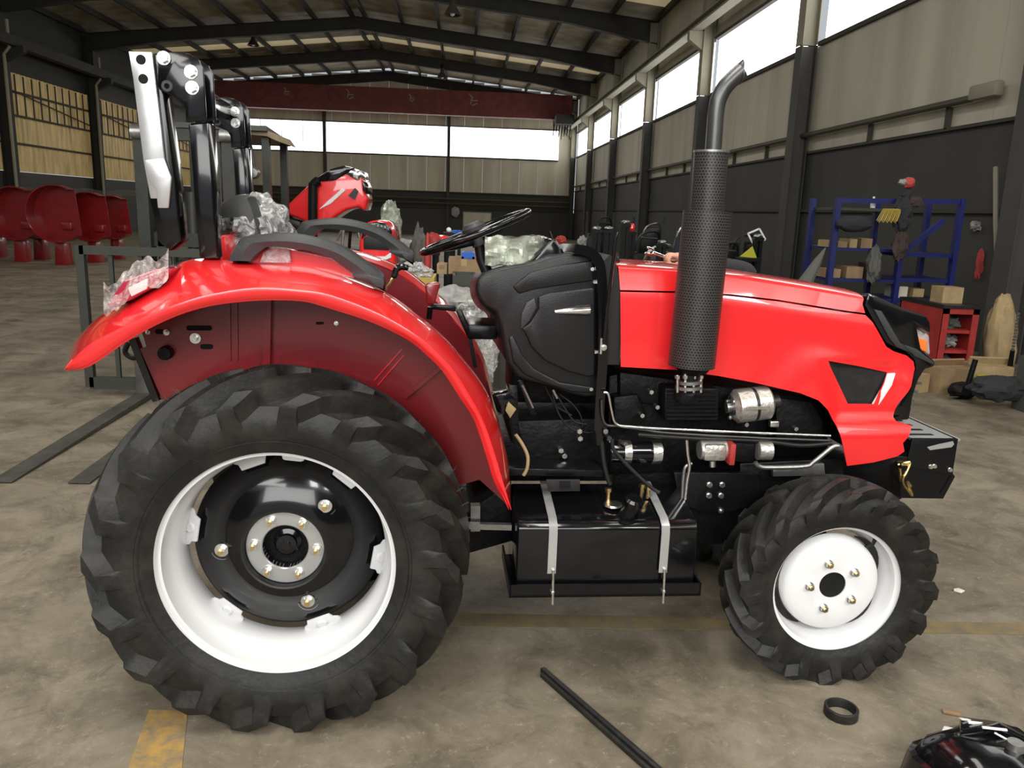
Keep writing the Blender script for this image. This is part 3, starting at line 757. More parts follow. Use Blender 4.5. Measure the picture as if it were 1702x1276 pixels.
# ---- folding roll bar, two posts
def rops(y0, k):
    """k: pixel map of the near post or of the far one"""
    tp = k((0, 0))
    Q = lambda x, y, yy=y0: A(*k((x, y)), yy)
    lo = Geo().prism([Q(312, 205), Q(346, 202), Q(362, 430), Q(331, 430)], (0, .075, 0), .006); lo.build('lower_post', 'black_gloss', TR)
    pl = [Q(266, 88), Q(300, 87), Q(318, 91), Q(332, 100), Q(340, 114), Q(345, 200), Q(311, 204), Q(310, 178), Q(303, 166), Q(270, 152), Q(264, 146)]
    for yy in (-.012, .082):
        b = Geo().prism([p+V(0, yy, 0) for p in pl], (0, .008, 0), .002).build('hinge_plate', 'black_gloss', TR)
        if yy < 0:
            for (x, y) in ((275, 98), (320, 121), (322, 147)):
                o = Q(x, y)+V(0, yy, 0); Geo().cyl(o, o+V(0, -.003, 0), .0175, 18).hexnut(o+V(0, -.003, 0), (0, -1, 0), .0135, .012).build('hinge_bolt', 'zinc', b)
            o = Q(280, 144)+V(0, yy, 0); Geo().lathe([(.007, -.0008), (.014, -.0008), (.015, 0)], o, n=16).build('pin_hole', 'graphite', b)
    return lo, b
rops(2.30, lambda p: p)
def kf(p):   # the far post stands higher towards the vanishing point of the cross direction
    vx, vy = 571, 350; s = .715; return (vx+(p[0]-vx)*s, vy+(p[1]-vy)*s)
rops(2.30/.715, kf)
# upper hoop folded back: flat silver plate face and black tube hanging down between the plates
hp = Geo().prism([A(213, 85, 2.305), A(252, 86, 2.305), A(268, 216, 2.305), A(280, 330, 2.305), A(250, 330, 2.305), A(238, 266, 2.305), A(221, 130, 2.305)], (0, .012, 0), .002).build('hoop_plate', 'silver_plate', TR)
Geo().prism([A(240, 266, 2.302), A(272, 262, 2.302), A(285, 296, 2.302), A(280, 346, 2.302), A(262, 346, 2.302), A(259, 316, 2.302), A(246, 298, 2.302)], (0, .01, 0), .003).build('hoop_knuckle', 'silver_plate', TR)
for (x, y) in ((234, 99), (238, 131)):
    o = A(x, y, 2.304); Geo().cyl(o, o+V(0, .0015, 0), .0125, 20).build('bolt_hole', 'dark_hole', hp)
Geo().prism([A(253, 88, 2.315), A(266, 88, 2.315), A(272, 150, 2.315), A(292, 300, 2.315), A(302, 400, 2.315), A(282, 418, 2.315), A(262, 400, 2.315), A(248, 330, 2.315), A(240, 262, 2.315), A(270, 250, 2.315)], (0, .07, 0), .006).build('hoop_tube', 'black_gloss', TR)
Geo().beam(A(262, 120, 2.33), A(262, 120, 2.33)+V(-.06, .9, 0), .06, .05, bev=.006).build('hoop_crossbar', 'black_gloss', TR)
Geo().beam(A(345, 380, 2.34), A(345, 380, 2.34)+V(0, .85, 0), .05, .06).build('roll_bar_foot', 'black_gloss', TR)
Geo().box(A(372, 418, 2.45), (.045, .2, .10), None, .004).build('fender_stay', 'red_paint', TR)
# rear linkage pieces seen below the fender's tail
Geo().tube(resample([A(214, 568, 2.42), A(208, 585, 2.42), A(222, 595, 2.42), A(240, 588, 2.42), A(252, 600, 2.42), A(262, 640, 2.42)], 5), .008, 8).build('rear_hose', 'rubber_hose', TR)
Geo().beam(A(222, 562, 2.4), A(262, 665, 2.4), .03, .02).build('stay_bar', 'black_gloss', TR)
Geo().beam(A(245, 575, 2.38), A(282, 660, 2.38), .03, .04, V(0, 1, 0)).build('fender_brace', 'red_inner_shaded', TR)
Geo().lathe([(.0, 0), (.018, 0), (.02, .01), (.02, .05)], A(272, 588, 2.3), n=20).build('rear_socket', 'black_cast', TR)
# ---- seat wrapped in film
Sx = -.47
g = Geo().box((Sx+.02, YC, 1.12), (.42, .44, .12), None, .04); seat = g.build('seat', 'seat_vinyl', TR)
Geo().box(A(432, 372, YC)+V(0, 0, -.06), (.11, .40, .30), Matrix.Rotation(-.25, 3, 'Y'), .04).build('backrest', 'seat_vinyl', seat)
c = A(427, 390, YC); g = Geo().ball(c, .135, (.82, 1.7, .95), 26, .22, 2)
for v in g.v: v += (v-c)*(.10*noise.noise(v*34))
g.build('wrapping', 'clear_film', seat, 25)
# ---- steering wheel
sc_ = A(790, 386, YC); tl_ = math.radians(22.5); ax1 = V(math.cos(tl_), 0, math.sin(tl_)); ax2 = V(0, 1, 0); nn = V(-math.sin(tl_), 0, math.cos(tl_))
R_ = .188
sw = Geo().tube([sc_+ax1*R_*math.cos(t)+ax2*R_*math.sin(t) for t in [2*PI*k/64 for k in range(64)]], .0125, 14, closed=True).build('steering_wheel', 'black_gloss', TR, 60)
for a in (90, 210, 330):
    t = math.radians(a); e = sc_+ax1*R_*math.cos(t)+ax2*R_*math.sin(t); Geo().tube([sc_-nn*.03, sc_.lerp(e, .5)-nn*.02, e], [.012, .009, .008], 10).build('spoke', 'black_gloss', sw)
Geo().lathe([(0, .034), (.030, .032), (.042, .018), (.040, -.004), (.026, -.02), (.026, -.045), (0, -.045)], (0, 0, 0), 'Z', 24).build('hub', 'grey_plastic', sw)
hb = [o for o in sw.children if o.name.startswith('hub')][0]
Rm = Matrix((ax1, ax2, nn)).transposed().to_4x4()
for v in hb.data.vertices: v.co = (Rm @ (v.co+ORG[TR.name]))+sc_-ORG[TR.name]
Geo().tube([sc_-nn*.03, A(800, 430, YC), A(822, 480, YC), A(840, 540, YC)], [.017, .018, .022, .03], 16).build('steering_column', 'black_plastic', TR)
# ---- instrument cowl
YW = 2.46
def droop(o):
    o0 = ORG[o.name]
    for v in o.data.vertices:
        z = v.co.z+o0.z; y = v.co.y+o0.y
        if y > 2.56 and z > .95: v.co.z -= (CH-z)*(y/2.46-1)*min(1, (z-.95)/.1)
    return o
def px(pts, y): return [A(a, b, y) for a, b in pts]
cw = [(791, 468), (800, 455), (826, 447), (852, 441), (880, 437), (915, 425), (946, 420), (977, 417), (988, 428), (994, 443), (994, 660), (975, 661), (949, 656), (913, 643), (875, 634), (859, 628), (843, 606), (838, 580), (832, 545), (824, 520), (806, 512), (795, 498), (790, 484)]
body = droop(Geo().prism(px(cw, YW), (0, .50, 0), .022, 3).build('instrument_cowl', 'black_plastic', TR, 40))
# raised side moulding, its pocket and the chrome vent
Geo().prism(px([(893, 492), (910, 486), (983, 476), (987, 480), (987, 622), (975, 624), (945, 616), (905, 598), (882, 575), (872, 552), (866, 545), (880, 535), (894, 512)], YW+.004), (0, -.020, 0), .008, 3).build('side_moulding', 'black_plastic', body, 40)
Geo().prism(px([(864, 546), (866, 520), (874, 502), (888, 494), (892, 510), (880, 532), (868, 545)], YW+.004), (0, -.015, 0), .006, 3).build('side_moulding', 'grey_plastic', body, 40)
Geo().prism(px([(845, 560), (852, 556), (868, 590), (888, 612), (930, 634), (985, 642), (985, 652), (950, 650), (912, 638), (872, 622), (852, 600)], YW+.004), (0, -.012, 0), .005, 3).build('side_moulding', 'black_plastic', body, 40)
Geo().prism(px([(880, 452), (930, 440), (985, 432), (986, 466), (930, 474), (890, 480), (862, 488), (852, 476)], YW+.004), (0, -.010, 0), .006, 3).build('side_moulding', 'black_plastic', body, 40)
a, b = A(922, 518, YW-.016), A(980, 515, YW-.016); Geo().tube([a, a.lerp(b, .3), a.lerp(b, .7), b], [.005, .010, .015, .016], 14).build('side_vent', 'chrome', body, 50)
for (x, y) in ((984, 447), (988, 468), (989, 584), (982, 646)):
    o = A(x, y, YW); Geo().hexnut(o+V(0, .002, 0), (0, -1, 0), .006, .012, 10).build('cowl_screw', 'zinc', body)
# upper binnacle: shroud with a bright inner corner
Geo().prism(px([(846, 443), (866, 440), (886, 432), (905, 412), (916, 396), (924, 398), (935, 414), (944, 433), (940, 448), (900, 458), (856, 462)], 2.52), (0, .38, 0), .014, 3).build('binnacle', 'black_gloss', body, 40)
g = Geo(); 
g.prism(px([(812, 440), (815, 396), (850, 402), (890, 394), (900, 392), (904, 408), (892, 424), (870, 434), (840, 440)], 2.60), (0, .20, 0), .006)
dl = g.build('instrument_panel', 'grey_cloth', body); 
g = Geo()
for i in range(20):
    for k in range(10):
        q = A(806+i*5.2, 392+k*5.4+4*noise.noise(V(i*.35, k*.4, 0)), 2.565+.03*noise.noise(V(i*.3, k*.35, 5))); g.v.append(q)
g.f = [(i*10+k, (i+1)*10+k, (i+1)*10+k+1, i*10+k+1) for i in range(19) for k in range(9)]
g.build('panel_film', 'green_film', body, 15)
Geo().tube(resample([A(888, 424, 2.55), A(905, 408, 2.55), A(918, 399, 2.55), A(914, 384, 2.55)], 4), .0022, 6).build('cable', 'rubber_hose', body)
k_ = Geo().cyl(A(838, 514, 2.50), A(822, 516, 2.50), .008, 14).build('pull_knob', 'signal_red', body); Geo().cyl(A(842, 514, 2.50), A(836, 514, 2.5), .010, 14).build('knob_collar', 'chrome', body)
Geo().box(A(930, 540, YC+.05), (.35, .3, .5), None, .02).build('dash_core', 'black_cast', body)
# firewall hoop and rubber seal
hoop = [(955, 414), (978, 418), (994, 432), (1000, 460), (1003, 520), (1002, 600), (998, 660), (994, 740)]
def strip(pts, y, wd, th, mat, name, parent, dep=.5, bev=.003):
    U = resample(px(pts, y), 4); vs = []; n = len(U)
    for i, p in enumerate(U):
        t = (U[min(i+1, n-1)]-U[max(i-1, 0)]).normalized(); s_ = V(t.z, 0, -t.x)
        vs += [p-s_*wd/2, p+s_*wd/2, p+s_*wd/2+V(0, dep, 0), p-s_*wd/2+V(0, dep, 0)]
    fs = [(i*4+k, (i+1)*4+k, (i+1)*4+(k+1) % 4, i*4+(k+1) % 4) for i in range(n-1) for k in range(4)]+[(0, 1, 2, 3), tuple((n-1)*4+k for k in range(4))]
    return Geo().add(vs, fs).build(name, mat, parent, 40)
fwl = strip(hoop, YW-.03, .030, .02, 'black_gloss', 'firewall_frame', TR); droop(fwl)
sl_ = strip([(1004, 433), (1012, 445), (1017, 480), (1019, 540), (1017, 606)], YW-.012, .050, .02, 'grey_trim', 'hood_seal', TR); droop(sl_)
for (x, y) in ((1003, 577),): 
    o = A(x, y, YW-.03); Geo().cyl(o, o+V(0, -.006, 0), .010, 16).hexnut(o+V(0, -.006, 0), (0, -1, 0), .007, .010).build('frame_bolt', 'zinc', fwl)
Geo().box(A(999, 575, YW-.036), (.006, .004, .05)).build('hinge_pin', 'zinc', fwl)
rod = Geo().tube([A(1027, 386, 2.38), A(1024, 395, 2.38), A(1009, 515, 2.40), A(1004, 568, 2.42)], [.0035, .005, .0055, .0055], 8).build('prop_rod', 'black_gloss', TR)
# ---- hood
tpx = [A(a, b, YC) for a, b in ((960, 428), (1030, 433), (1120, 438), (1210, 447), (1340, 467), (1443, 487), (1560, 515))]; spx = [A(a, b, 2.45) for a, b in ((960, 440), (1030, 446), (1120, 451), (1210, 461), (1340, 481), (1443, 500), (1560, 528))]
zt = lambda x: np.interp(x, [p.x for p in tpx], [p.z for p in tpx])
zs_ = lambda x: np.interp(x, [p.x for p in spx], [p.z for p in spx])
def hoodshell(th0):
    """closed shell section swept along x: returns Geo solid"""
    g = Geo(); xs = np.linspace(.50, 1.66, 96); vs = []; m = 0
    for x in xs:
        zt_ = float(zt(x)); zsh = float(zs_(x)); front = max(0, (x-1.2)/.45)
        hw = .275-.030*front**1.5
        row = []
        nz = 44
        for i in range(nz):
            z = .60+(zsh-.60)*i/(nz-1)
            w_ = hw-.012*((z-.95)/.35)**2
            # brow that sweeps around the vent, with the lower chin flare
            u = (x-1.39)/.13; v = (z-.905)/.085
            d = max(abs(u*1.0+.25*v)-1, abs(v)-1)
            inside = 1/(1+math.exp(d*14))
            w_ -= .016*inside
            fl = 1/(1+math.exp(-(x-1.10-(z-.95)*.9)*26)); w_ += .022*fl*(1/(1+math.exp((z-1.03+.25*(x-1.2))*60)))
            w_ += .020/(1+math.exp((z-.775)*140))
            row.append((w_, z))
        row = [(a-.325*(lambda q: q*q/.03 if 0 < q < .015 else max(0, q-.0075))(b-(zsh-.080)), b) for a, b in row]
        w0 = row[-1][0]
        for i in range(1, 15):
            t = PI/2*i/14; row.append((w0*math.cos(t)**.62 if i < 14 else 0, zsh+(zt_-zsh)*math.sin(t)))
        full = [V(x, YC-a, b) for a, b in row]+[V(x, YC+a, b) for a, b in row[::-1][1:]]
        m = len(full); vs += full
        # inner skin
        vs += [V(x, YC-max(0, a-th0), b-(th0 if i >= nz else 0)) for i, (a, b) in enumerate(row)]+[V(x, YC+max(0, a-th0), b-(th0 if len(row)-2-i >= nz else 0)) for i, (a, b) in enumerate(row[::-1][1:])]
    fs = []; n = len(xs)
    for i in range(n-1):
        for k in range(m-1):
            a = i*2*m+k; b = (i+1)*2*m+k; fs.append((a, b, b+1, a+1)); fs.append((a+m, a+m+1, b+m+1, b+m))
        a = i*2*m; b = (i+1)*2*m; fs.append((a, a+m, b+m, b)); fs.append((a+m-1, b+m-1, b+2*m-1, a+2*m-1))
    for i in (0, n-1):
        for k in range(m-1):
            a = i*2*m+k; q = (a, a+1, a+m+1, a+m); fs.append(q if i == 0 else q[::-1])
    return g.add(vs, fs)
def cutter(pts, y0, y1, yref=YW):
    """prism through the tractor from outline pixels placed on the side plane"""
    Q = px(pts, yref); Q = [V(p.x, y0, p.z) for p in Q]
    return Geo().prism(Q, (0, y1-y0, 0)).build('cut', 'red_paint', TR, 0)
side = [(1029, 484), (1120, 486), (1210, 491), (1290, 500), (1345, 509), (1400, 518), (1437, 523), (1447, 534), (1470, 575), (1483, 583), (1505, 590), (1517, 600), (1519, 612), (1508, 640), (1490, 668), (1478, 690), (1483, 697), (1508, 704), (1499, 719), (1489, 730), (1492, 744), (1480, 752), (1440, 761), (1395, 766), (1390, 745), (1380, 703), (1366, 676), (1350, 660), (1320, 648), (1250, 633), (1190, 622), (1120, 612), (1029, 607)]
vent = [(1368, 596), (1420, 606), (1473, 618), (1447, 669), (1403, 668)]
topo = [(1029, 400), (1443, 400), (1443, 488), (1435, 506), (1437, 520), (1400, 515), (1345, 506), (1290, 497), (1210, 488), (1120, 483), (1029, 481)]
hs = hoodshell(.004).build('hood', 'red_paint', TR, 30)
boolean(hs, [(cutter(topo, 2.3, 3.2), 'INTERSECT')])
for k in (0, 1):
    s2 = hoodshell(.004).build('side_panel', 'red_paint', hs, 30)
    y0, y1 = (2.3, YC-.02) if k == 0 else (YC+.02, 3.2)
    boolean(s2, [(cutter(side, y0, y1), 'INTERSECT'), (cutter(vent, y0-.1, y1+.1), 'DIFFERENCE')])
    if k == 0: near_side = s2
Geo().prism([V(p.x, YW-.002, p.z) for p in px([(1360, 590), (1420, 600), (1480, 614), (1450, 675), (1400, 675)], YW)], (0, .006, 0)).build('vent_mesh', 'graphite', near_side)
vf = []
for a_, b_ in zip(vent, vent[1:]+vent[:1]): vf += [a_]
# bright reflector strip beside the vent
Geo().prism(px([(1476, 621), (1489, 620), (1483, 640), (1462, 672), (1452, 683), (1447, 677), (1456, 662), (1470, 638)], YW-.018), (0, .008, 0), .002).build('side_marker', 'white_paper', near_side)
# nose: black grille surround, visor, lamps, slats
nose = [(1444, 487), (1458, 492), (1502, 512), (1540, 524), (1547, 536), (1548, 556), (1524, 541), (1532, 580), (1556, 602), (1553, 610), (1538, 614), (1527, 632), (1518, 660), (1512, 698), (1497, 699), (1482, 692), (1494, 670), (1511, 642), (1523, 612), (1520, 598), (1507, 586), (1486, 579), (1473, 571), (1450, 530), (1437, 507)]
ns = Geo().prism(px(nose, YW+.02), (0, .46, 0), .008).build('nose', 'black_gloss', hs, 30); droop(ns)
Geo().prism(px([(1453, 514), (1466, 517), (1497, 570), (1521, 583), (1517, 588), (1490, 577), (1478, 562)], YW+.012), (0, .02, 0), .003).build('nose_crease', 'grey_plastic', ns)
Geo().prism(px([(1500, 571), (1524, 580), (1553, 602), (1553, 607), (1520, 592)], YW+.010), (0, .02, 0), .003).build('nose_crease', 'grey_plastic', ns)
Geo().prism(px([(1521, 541), (1546, 556), (1548, 592), (1532, 583)], YW+.05), (0, .12, 0), .01).build('head_lamp', 'lens_clear', ns)
Geo().prism(px([(1524, 560), (1541, 566), (1541, 586), (1530, 581)], YW+.04), (0, .05, 0), .004).build('turn_lamp', 'amber', ns)
for k in range(5):
    t = k/4; x, y = 1524-24*t, 636+58*t
    Geo().beam(A(x, y, YW+.04), A(x, y, YW+.40)-V(.05, 0, 0), .030, .010).build('grille_slat', 'black_plastic', ns)
Geo().prism(px([(1482, 600), (1515, 600), (1505, 660), (1470, 700), (1400, 740), (1410, 620)], YW+.06), (0, .34, 0)).build('radiator_shroud', 'black_cast', hs)
lt = Geo().tube(resample([A(1494, 728, YW-.03), A(1484, 730, YW-.03), A(1480, 742, YW-.03), A(1488, 748, YW-.03)], 4), .004, 8).build('hood_latch', 'brass', near_side)
Geo().box(A(1488, 740, YW-.026), (.02, .006, .03), None, .002).build('latch_plate', 'brass', near_side)
# ---- exhaust
def mtube(p0, p1, r, name, mat='perforated', n=40):
    a, b = Vector(p0), Vector(p1); o = Geo().cyl(a, b, r, n).build(name, mat, ex)
    me = o.data; uv = me.uv_layers.new(name='UVMap'); L = (b-a).length; d = (b-a).normalized(); o0 = ORG[TR.name]
    for poly in me.polygons:
        angs = []
        for li in poly.loop_indices:
            v = me.vertices[me.loops[li].vertex_index].co+o0; q = v-a; h = q.dot(d); q = q-d*h; angs.append((math.atan2(q.y, q.x), h, li))
        base = angs[0][0]
        for an, h, li in angs:
            while an-base > PI: an -= 2*PI
            while an-base < -PI: an += 2*PI
            uv.data[li].uv = ((an*r, h) if abs(poly.normal.dot(d)) < .7 else (0, .001))
    return o
YE = 2.36
ex = Geo().tube([A(1150, 607, YE), A(1149, 617, YE), A(1147, 622, YE), A(1146, 634, YE)], [.062, .045, .028, .028], 24).build('exhaust', 'black_cast', TR)
mtube(A(1149, 608, YE), A(1176, 351, YE), .0715, 'muffler_shield')
mtube(A(1175, 350, YE), A(1182.5, 252, YE), .0495, 'upper_shield')
Geo().lathe([(.048, 0), (.052, 0), (.052, .006), (.048, .006)], A(1182.5, 254, YE), 'Z', 32).build('shield_rim', 'steel', ex)
pp = resample([A(1185, 256, YE), A(1188, 215, YE), A(1190, 188, YE), A(1194, 166, YE), A(1204, 146, YE), A(1219, 130, YE), A(1234, 117, YE)], 5)
g = Geo().tube(pp, .0235, 22, caps=False)
dt_ = (pp[-1]-pp[-2]).normalized(); xc_ = pp[-1].x-.004
for v in g.v[-22:]:
    v += dt_*((xc_-v.x+.10*(v.z-pp[-1].z))/dt_.x)
g2 = Geo(); g2.v = [v-(0*v) for v in g.v]; 
tp = g.build('tail_pipe', 'dark_pipe', ex, 50); sm = tp.modifiers.new('wall', 'SOLIDIFY'); sm.thickness = .002
fl = Geo().cyl(A(1146, 631, YE), A(1146, 636, YE), .040, 28).cyl(A(1145, 640, YE), A(1145, 645, YE), .042, 28).build('flange', 'steel', ex)
Geo().cyl(A(1145, 645, YE), A(1144, 664, YE)+V(0, .05, 0), .026, 20).build('manifold_stub', 'graphite', ex)
for dx in (-19, -6, 8, 20):
    Geo().cyl(A(1145+dx, 620+abs(dx)*.15, YE-.02+.0*dx), A(1145+dx, 652, YE-.02), .0045, 8).hexnut(A(1145+dx, 629, YE-.02), (0, 0, 1), .0085, .010).build('flange_bolt', 'zinc', ex)
# ---- engine and chassis
def blk(name, pts, y, d, mat='black_cast', bev=.006, parent=None):
    return Geo().prism(px(pts, y), (0, d, 0), bev).build(name, mat, parent or TR)
eng = blk('engine_block', [(1012, 625), (1040, 618), (1355, 655), (1372, 700), (1378, 740), (1360, 775), (1010, 790)], 2.56, .30)
for (n_, pts, y, d) in (('cylinder_head', [(1030, 618), (1345, 662), (1345, 690), (1030, 668)], 2.52, .1), ('intake_box', [(1105, 645), (1195, 645), (1195, 700), (1105, 700)], 2.44, .14), ('pump_housing', [(1020, 660), (1060, 655), (1075, 690), (1060, 715), (1022, 712)], 2.50, .1),
                        ('timing_cover', [(1290, 660), (1350, 668), (1368, 700), (1370, 745), (1290, 745)], 2.48, .12), ('oil_sump', [(1020, 770), (1250, 775), (1240, 840), (1180, 905), (1165, 905), (1160, 830), (1020, 820)], 2.58, .26)):
    b = blk(n_, pts, y, d, 'black_cast', .008, eng)
for k in range(8): Geo().beam(A(1108, 650+k*6.5, 2.435), A(1192, 650+k*6.5, 2.435), .004, .006).build('fin', 'black_cast', eng)
for (x, y) in ((1082, 651), (1092, 676), (1067, 690), (1122, 651), (1240, 705), (1322, 712)):
    o = A(x, y, 2.47); Geo().cyl(o+V(0, .03, 0), o+V(0, -.004, 0), .006, 12).hexnut(o, (0, -1, 0), .0075, .008).build('engine_bolt', 'zinc', eng)
# alternator
ao, a1 = A(1216, 676, 2.45), A(1279, 668, 2.45); d_ = (a1-ao).normalized()
al = Geo().tube([ao, ao.lerp(a1, .1), ao.lerp(a1, .12), ao.lerp(a1, .52)], [.040, .052, .056, .056], 28).tube([ao.lerp(a1, .60), ao.lerp(a1, .94), a1], [.056, .055, .046], 28).build('alternator', 'alu_cast', TR)
Geo().tube([ao.lerp(a1, .5), ao.lerp(a1, .62)], .053, 28).build('stator_band', 'graphite', al)
Geo().tube([a1, a1+d_*.03], [.022, .022], 20).build('pulley', 'graphite', al); Geo().tube([ao-d_*.018, ao], .018, 16).build('bearing_cap', 'steel', al)
for k in range(6):
    t = 2*PI*k/6+.3; q = ao-d_*.004+V(0, math.cos(t), math.sin(t))*.034; Geo().ball(q, .008, n=5).build('cooling_boss', 'dark_hole' if k % 2 else 'steel', al)
Geo().beam(A(1243, 678, 2.385), A(1279, 677, 2.385), .006, .010).build('tie_rod', 'zinc', al)
Geo().box(A(1286, 704, 2.42), (.03, .02, .02), None, .003).build('bracket', 'zinc', al)
# starter, steering pump, filter
def can(name, x0, x1, y, r, yy, mat, **k):
    a, b = A(x0, y, yy), A(x1, y, yy); return Geo().tube([a, a.lerp(b, .03), a.lerp(b, .97), b], [r*.92, r, r, r*.92], 26).build(name, mat, TR, **k)
st = can('starter_motor', 1012, 1100, 751, .036, 2.44, 'black_gloss')
for (x0, x1) in ((1035, 1047), (1082, 1097)):
    a, b = A(x0, 751, 2.44), A(x1, 751, 2.44); Geo().tube([a, b], .0385, 28).build('starter_band', 'zinc', st)
Geo().cyl(A(1052, 748, 2.402), A(1082, 748, 2.402), .0025, 8).build('through_bolt', 'zinc', st)
Geo().cyl(A(1030, 733, 2.43), A(1040, 738, 2.40), .007, 12).build('terminal', 'zinc', st)
pu = can('steering_pump', 1162, 1206, 747, .032, 2.43, 'alu_cast')
Geo().box(A(1184, 748, 2.43), (.075, .07, .056), None, .010).build('pump_body', 'alu_cast', pu)
Geo().box(A(1211, 750, 2.42), (.018, .08, .07), None, .003).build('pump_flange', 'red_dull', pu)
Geo().cyl(A(1184, 765, 2.42), A(1184, 775, 2.42), .011, 14).build('port', 'zinc', pu)
can('oil_filter', 1258, 1281, 748, .032, 2.43, 'alu_cast')
blk('pump_mount', [(1215, 735), (1256, 735), (1256, 768), (1215, 768)], 2.44, .06, 'black_cast')
# pipes
def pipe(name, pts, y, r, mat, sm=5):
    return Geo().tube(resample([A(a, b, y) if len((a, b)) == 2 else 0 for a, b in pts], sm), r, 10).build(name, mat, TR, 60)
pipe('steel_pipe', [(1003, 652), (1011, 655), (1016, 680), (1024, 704), (1050, 709), (1120, 713), (1250, 719), (1380, 724)], 2.41, .0045, 'zinc')
pipe('steel_pipe', [(1000, 665), (1001, 690), (1008, 706), (1030, 708), (1070, 714), (1120, 720), (1250, 727), (1378, 732)], 2.42, .0045, 'dark_pipe')
pipe('rubber_pipe', [(1060, 722), (1150, 728), (1260, 732), (1330, 740), (1382, 736)], 2.43, .008, 'rubber_hose')
pipe('steering_pipe', [(1255, 768), (1262, 775), (1280, 777), (1338, 775), (1352, 768), (1382, 744), (1394, 741)], 2.38, .0075, 'steel')
pipe('steel_pipe', [(1141, 731), (1143, 755), (1146, 775), (1142, 800), (1139, 830)], 2.40, .0055, 'zinc')
pipe('steel_pipe', [(1150, 770), (1140, 775), (1136, 790), (1134, 828)], 2.41, .0055, 'steel')
pipe('fuel_hose', [(1018, 730), (1022, 750), (1060, 790), (1085, 812), (1096, 818)], 2.36, .006, 'rubber_hose')
pipe('fuel_hose', [(1000, 735), (1004, 770), (1010, 795), (1014, 805)], 2.36, .007, 'rubber_hose')
pipe('brake_hose', [(857, 722), (868, 738), (877, 758), (876, 778), (870, 790)], 2.36, .0055, 'kraft')
for k, pts in enumerate(([(925, 655), (940, 680), (955, 700), (975, 705)], [(930, 655), (950, 670), (965, 690), (968, 710)], [(918, 655), (930, 690), (950, 712), (985, 720)], [(905, 640), (915, 660), (925, 675), (950, 690)])):
    pipe('wiring_cable', pts, 2.50+.01*k, .003, 'rubber_hose')
Geo().cyl(A(868, 640, 2.44), A(886, 678, 2.44), .004, 8).build('linkage_rod', 'steel', TR); Geo().cyl(A(919, 648, 2.44), A(926, 662, 2.44), .004, 8).build('linkage_rod', 'steel', TR)
# chassis
ch = blk('gearbox', [(800, 745), (850, 735), (850, 700), (1000, 695), (1012, 712), (1012, 800), (840, 800), (780, 800)], 2.52, .38)
blk('side_rail', [(1120, 785), (1262, 786), (1262, 835), (1215, 850), (1165, 850), (1130, 835)], 2.47, .03, 'black_paint', .003)
for x, y in ((1179, 805), (1200, 805), (1178, 823), (1198, 823), (1198, 848)):
    o = A(x, y, 2.47); Geo().cyl(o, o+V(0, -.003, 0), .010, 14).hexnut(o, (0, -1, 0), .0085 if y < 840 else .004, .010).build('rail_bolt', 'zinc', ch)
for x, y in ((932, 748), (938, 757), (963, 716), (1006, 716), (1012, 728), (964, 728)):
    o = A(x, y, 2.50); Geo().hexnut(o+V(0, .02, 0), (0, -1, 0), .009, .028).build('gearbox_bolt', 'zinc', ch)
blk('floor_plate', [(845, 778), (1002, 782), (1002, 792), (845, 790)], 2.40, .62, 'black_paint', .002)
blk('step_bracket', [(908, 797), (964, 797), (964, 816), (912, 817)], 2.36, .006, 'graphite', .001)
for k in (0, 1, 2): Geo().beam(A(930, 801+k*5, 2.356), A(948, 801+k*5, 2.356), .003, .006).build('bracket_slot', 'dark_hole', ch)
blk('pedal_arm', [(846, 640), (860, 640), (862, 700), (870, 735), (852, 735), (845, 700)], 2.52, .02, 'black_paint', .002)
blk('pedal_lever', [(860, 632), (870, 630), (905, 720), (895, 725)], 2.6, .02, 'black_paint', .002)
blk('pedal_plate', [(818, 658), (845, 652), (858, 668), (840, 672), (838, 690), (826, 684)], 2.44, .06, 'black_gloss', .002)
blk('pedal_pad', [(845, 668), (858, 680), (848, 695), (840, 682)], 2.43, .01, 'kraft', .001)
blk('rear_axle_housing', [(500, 860), (780, 850), (850, 800), (850, 900), (500, 1000)], 2.45, .5, 'black_cast')
for s_ in (0, 1):
    c0 = RH+V(0, .2 if not s_ else 1.0, 0); Geo().cyl(V(RH.x, 2.2 if not s_ else 2.95, RH.z), V(RH.x, 2.5 if not s_ else 3.22, RH.z), .09, 24).build('half_shaft', 'black_cast', TR)
Geo().beam(A(775, 873, 2.36), A(850, 875, 2.36), .02, .018).build('lower_link', 'steel', TR)
Geo().beam(A(790, 838, 2.40), A(790, 880, 2.40), .03, .03).build('check_chain', 'steel', TR)
blk('front_frame', [(1230, 770), (1500, 757), (1500, 830), (1300, 850), (1230, 840)], 2.50, .42, 'black_paint', .006)
Geo().tube([V(FH.x, FH.y+.05, FH.z), V(FH.x, FH.y+.14, FH.z), V(FH.x, 3.08, FH.z), V(FH.x, 3.2, FH.z)], [.07, .055, .055, .07], 24).build('front_axle', 'black_cast', TR)
Geo().cyl(V(FH.x, FH.y+.16, FH.z-.03), V(FH.x, FH.y+.20, FH.z+.2), .04, 20).build('king_pin', 'black_cast', TR)
blk('axle_bracket', [(1285, 775), (1370, 770), (1372, 790), (1285, 792)], 2.44, .02, 'steel', .002)
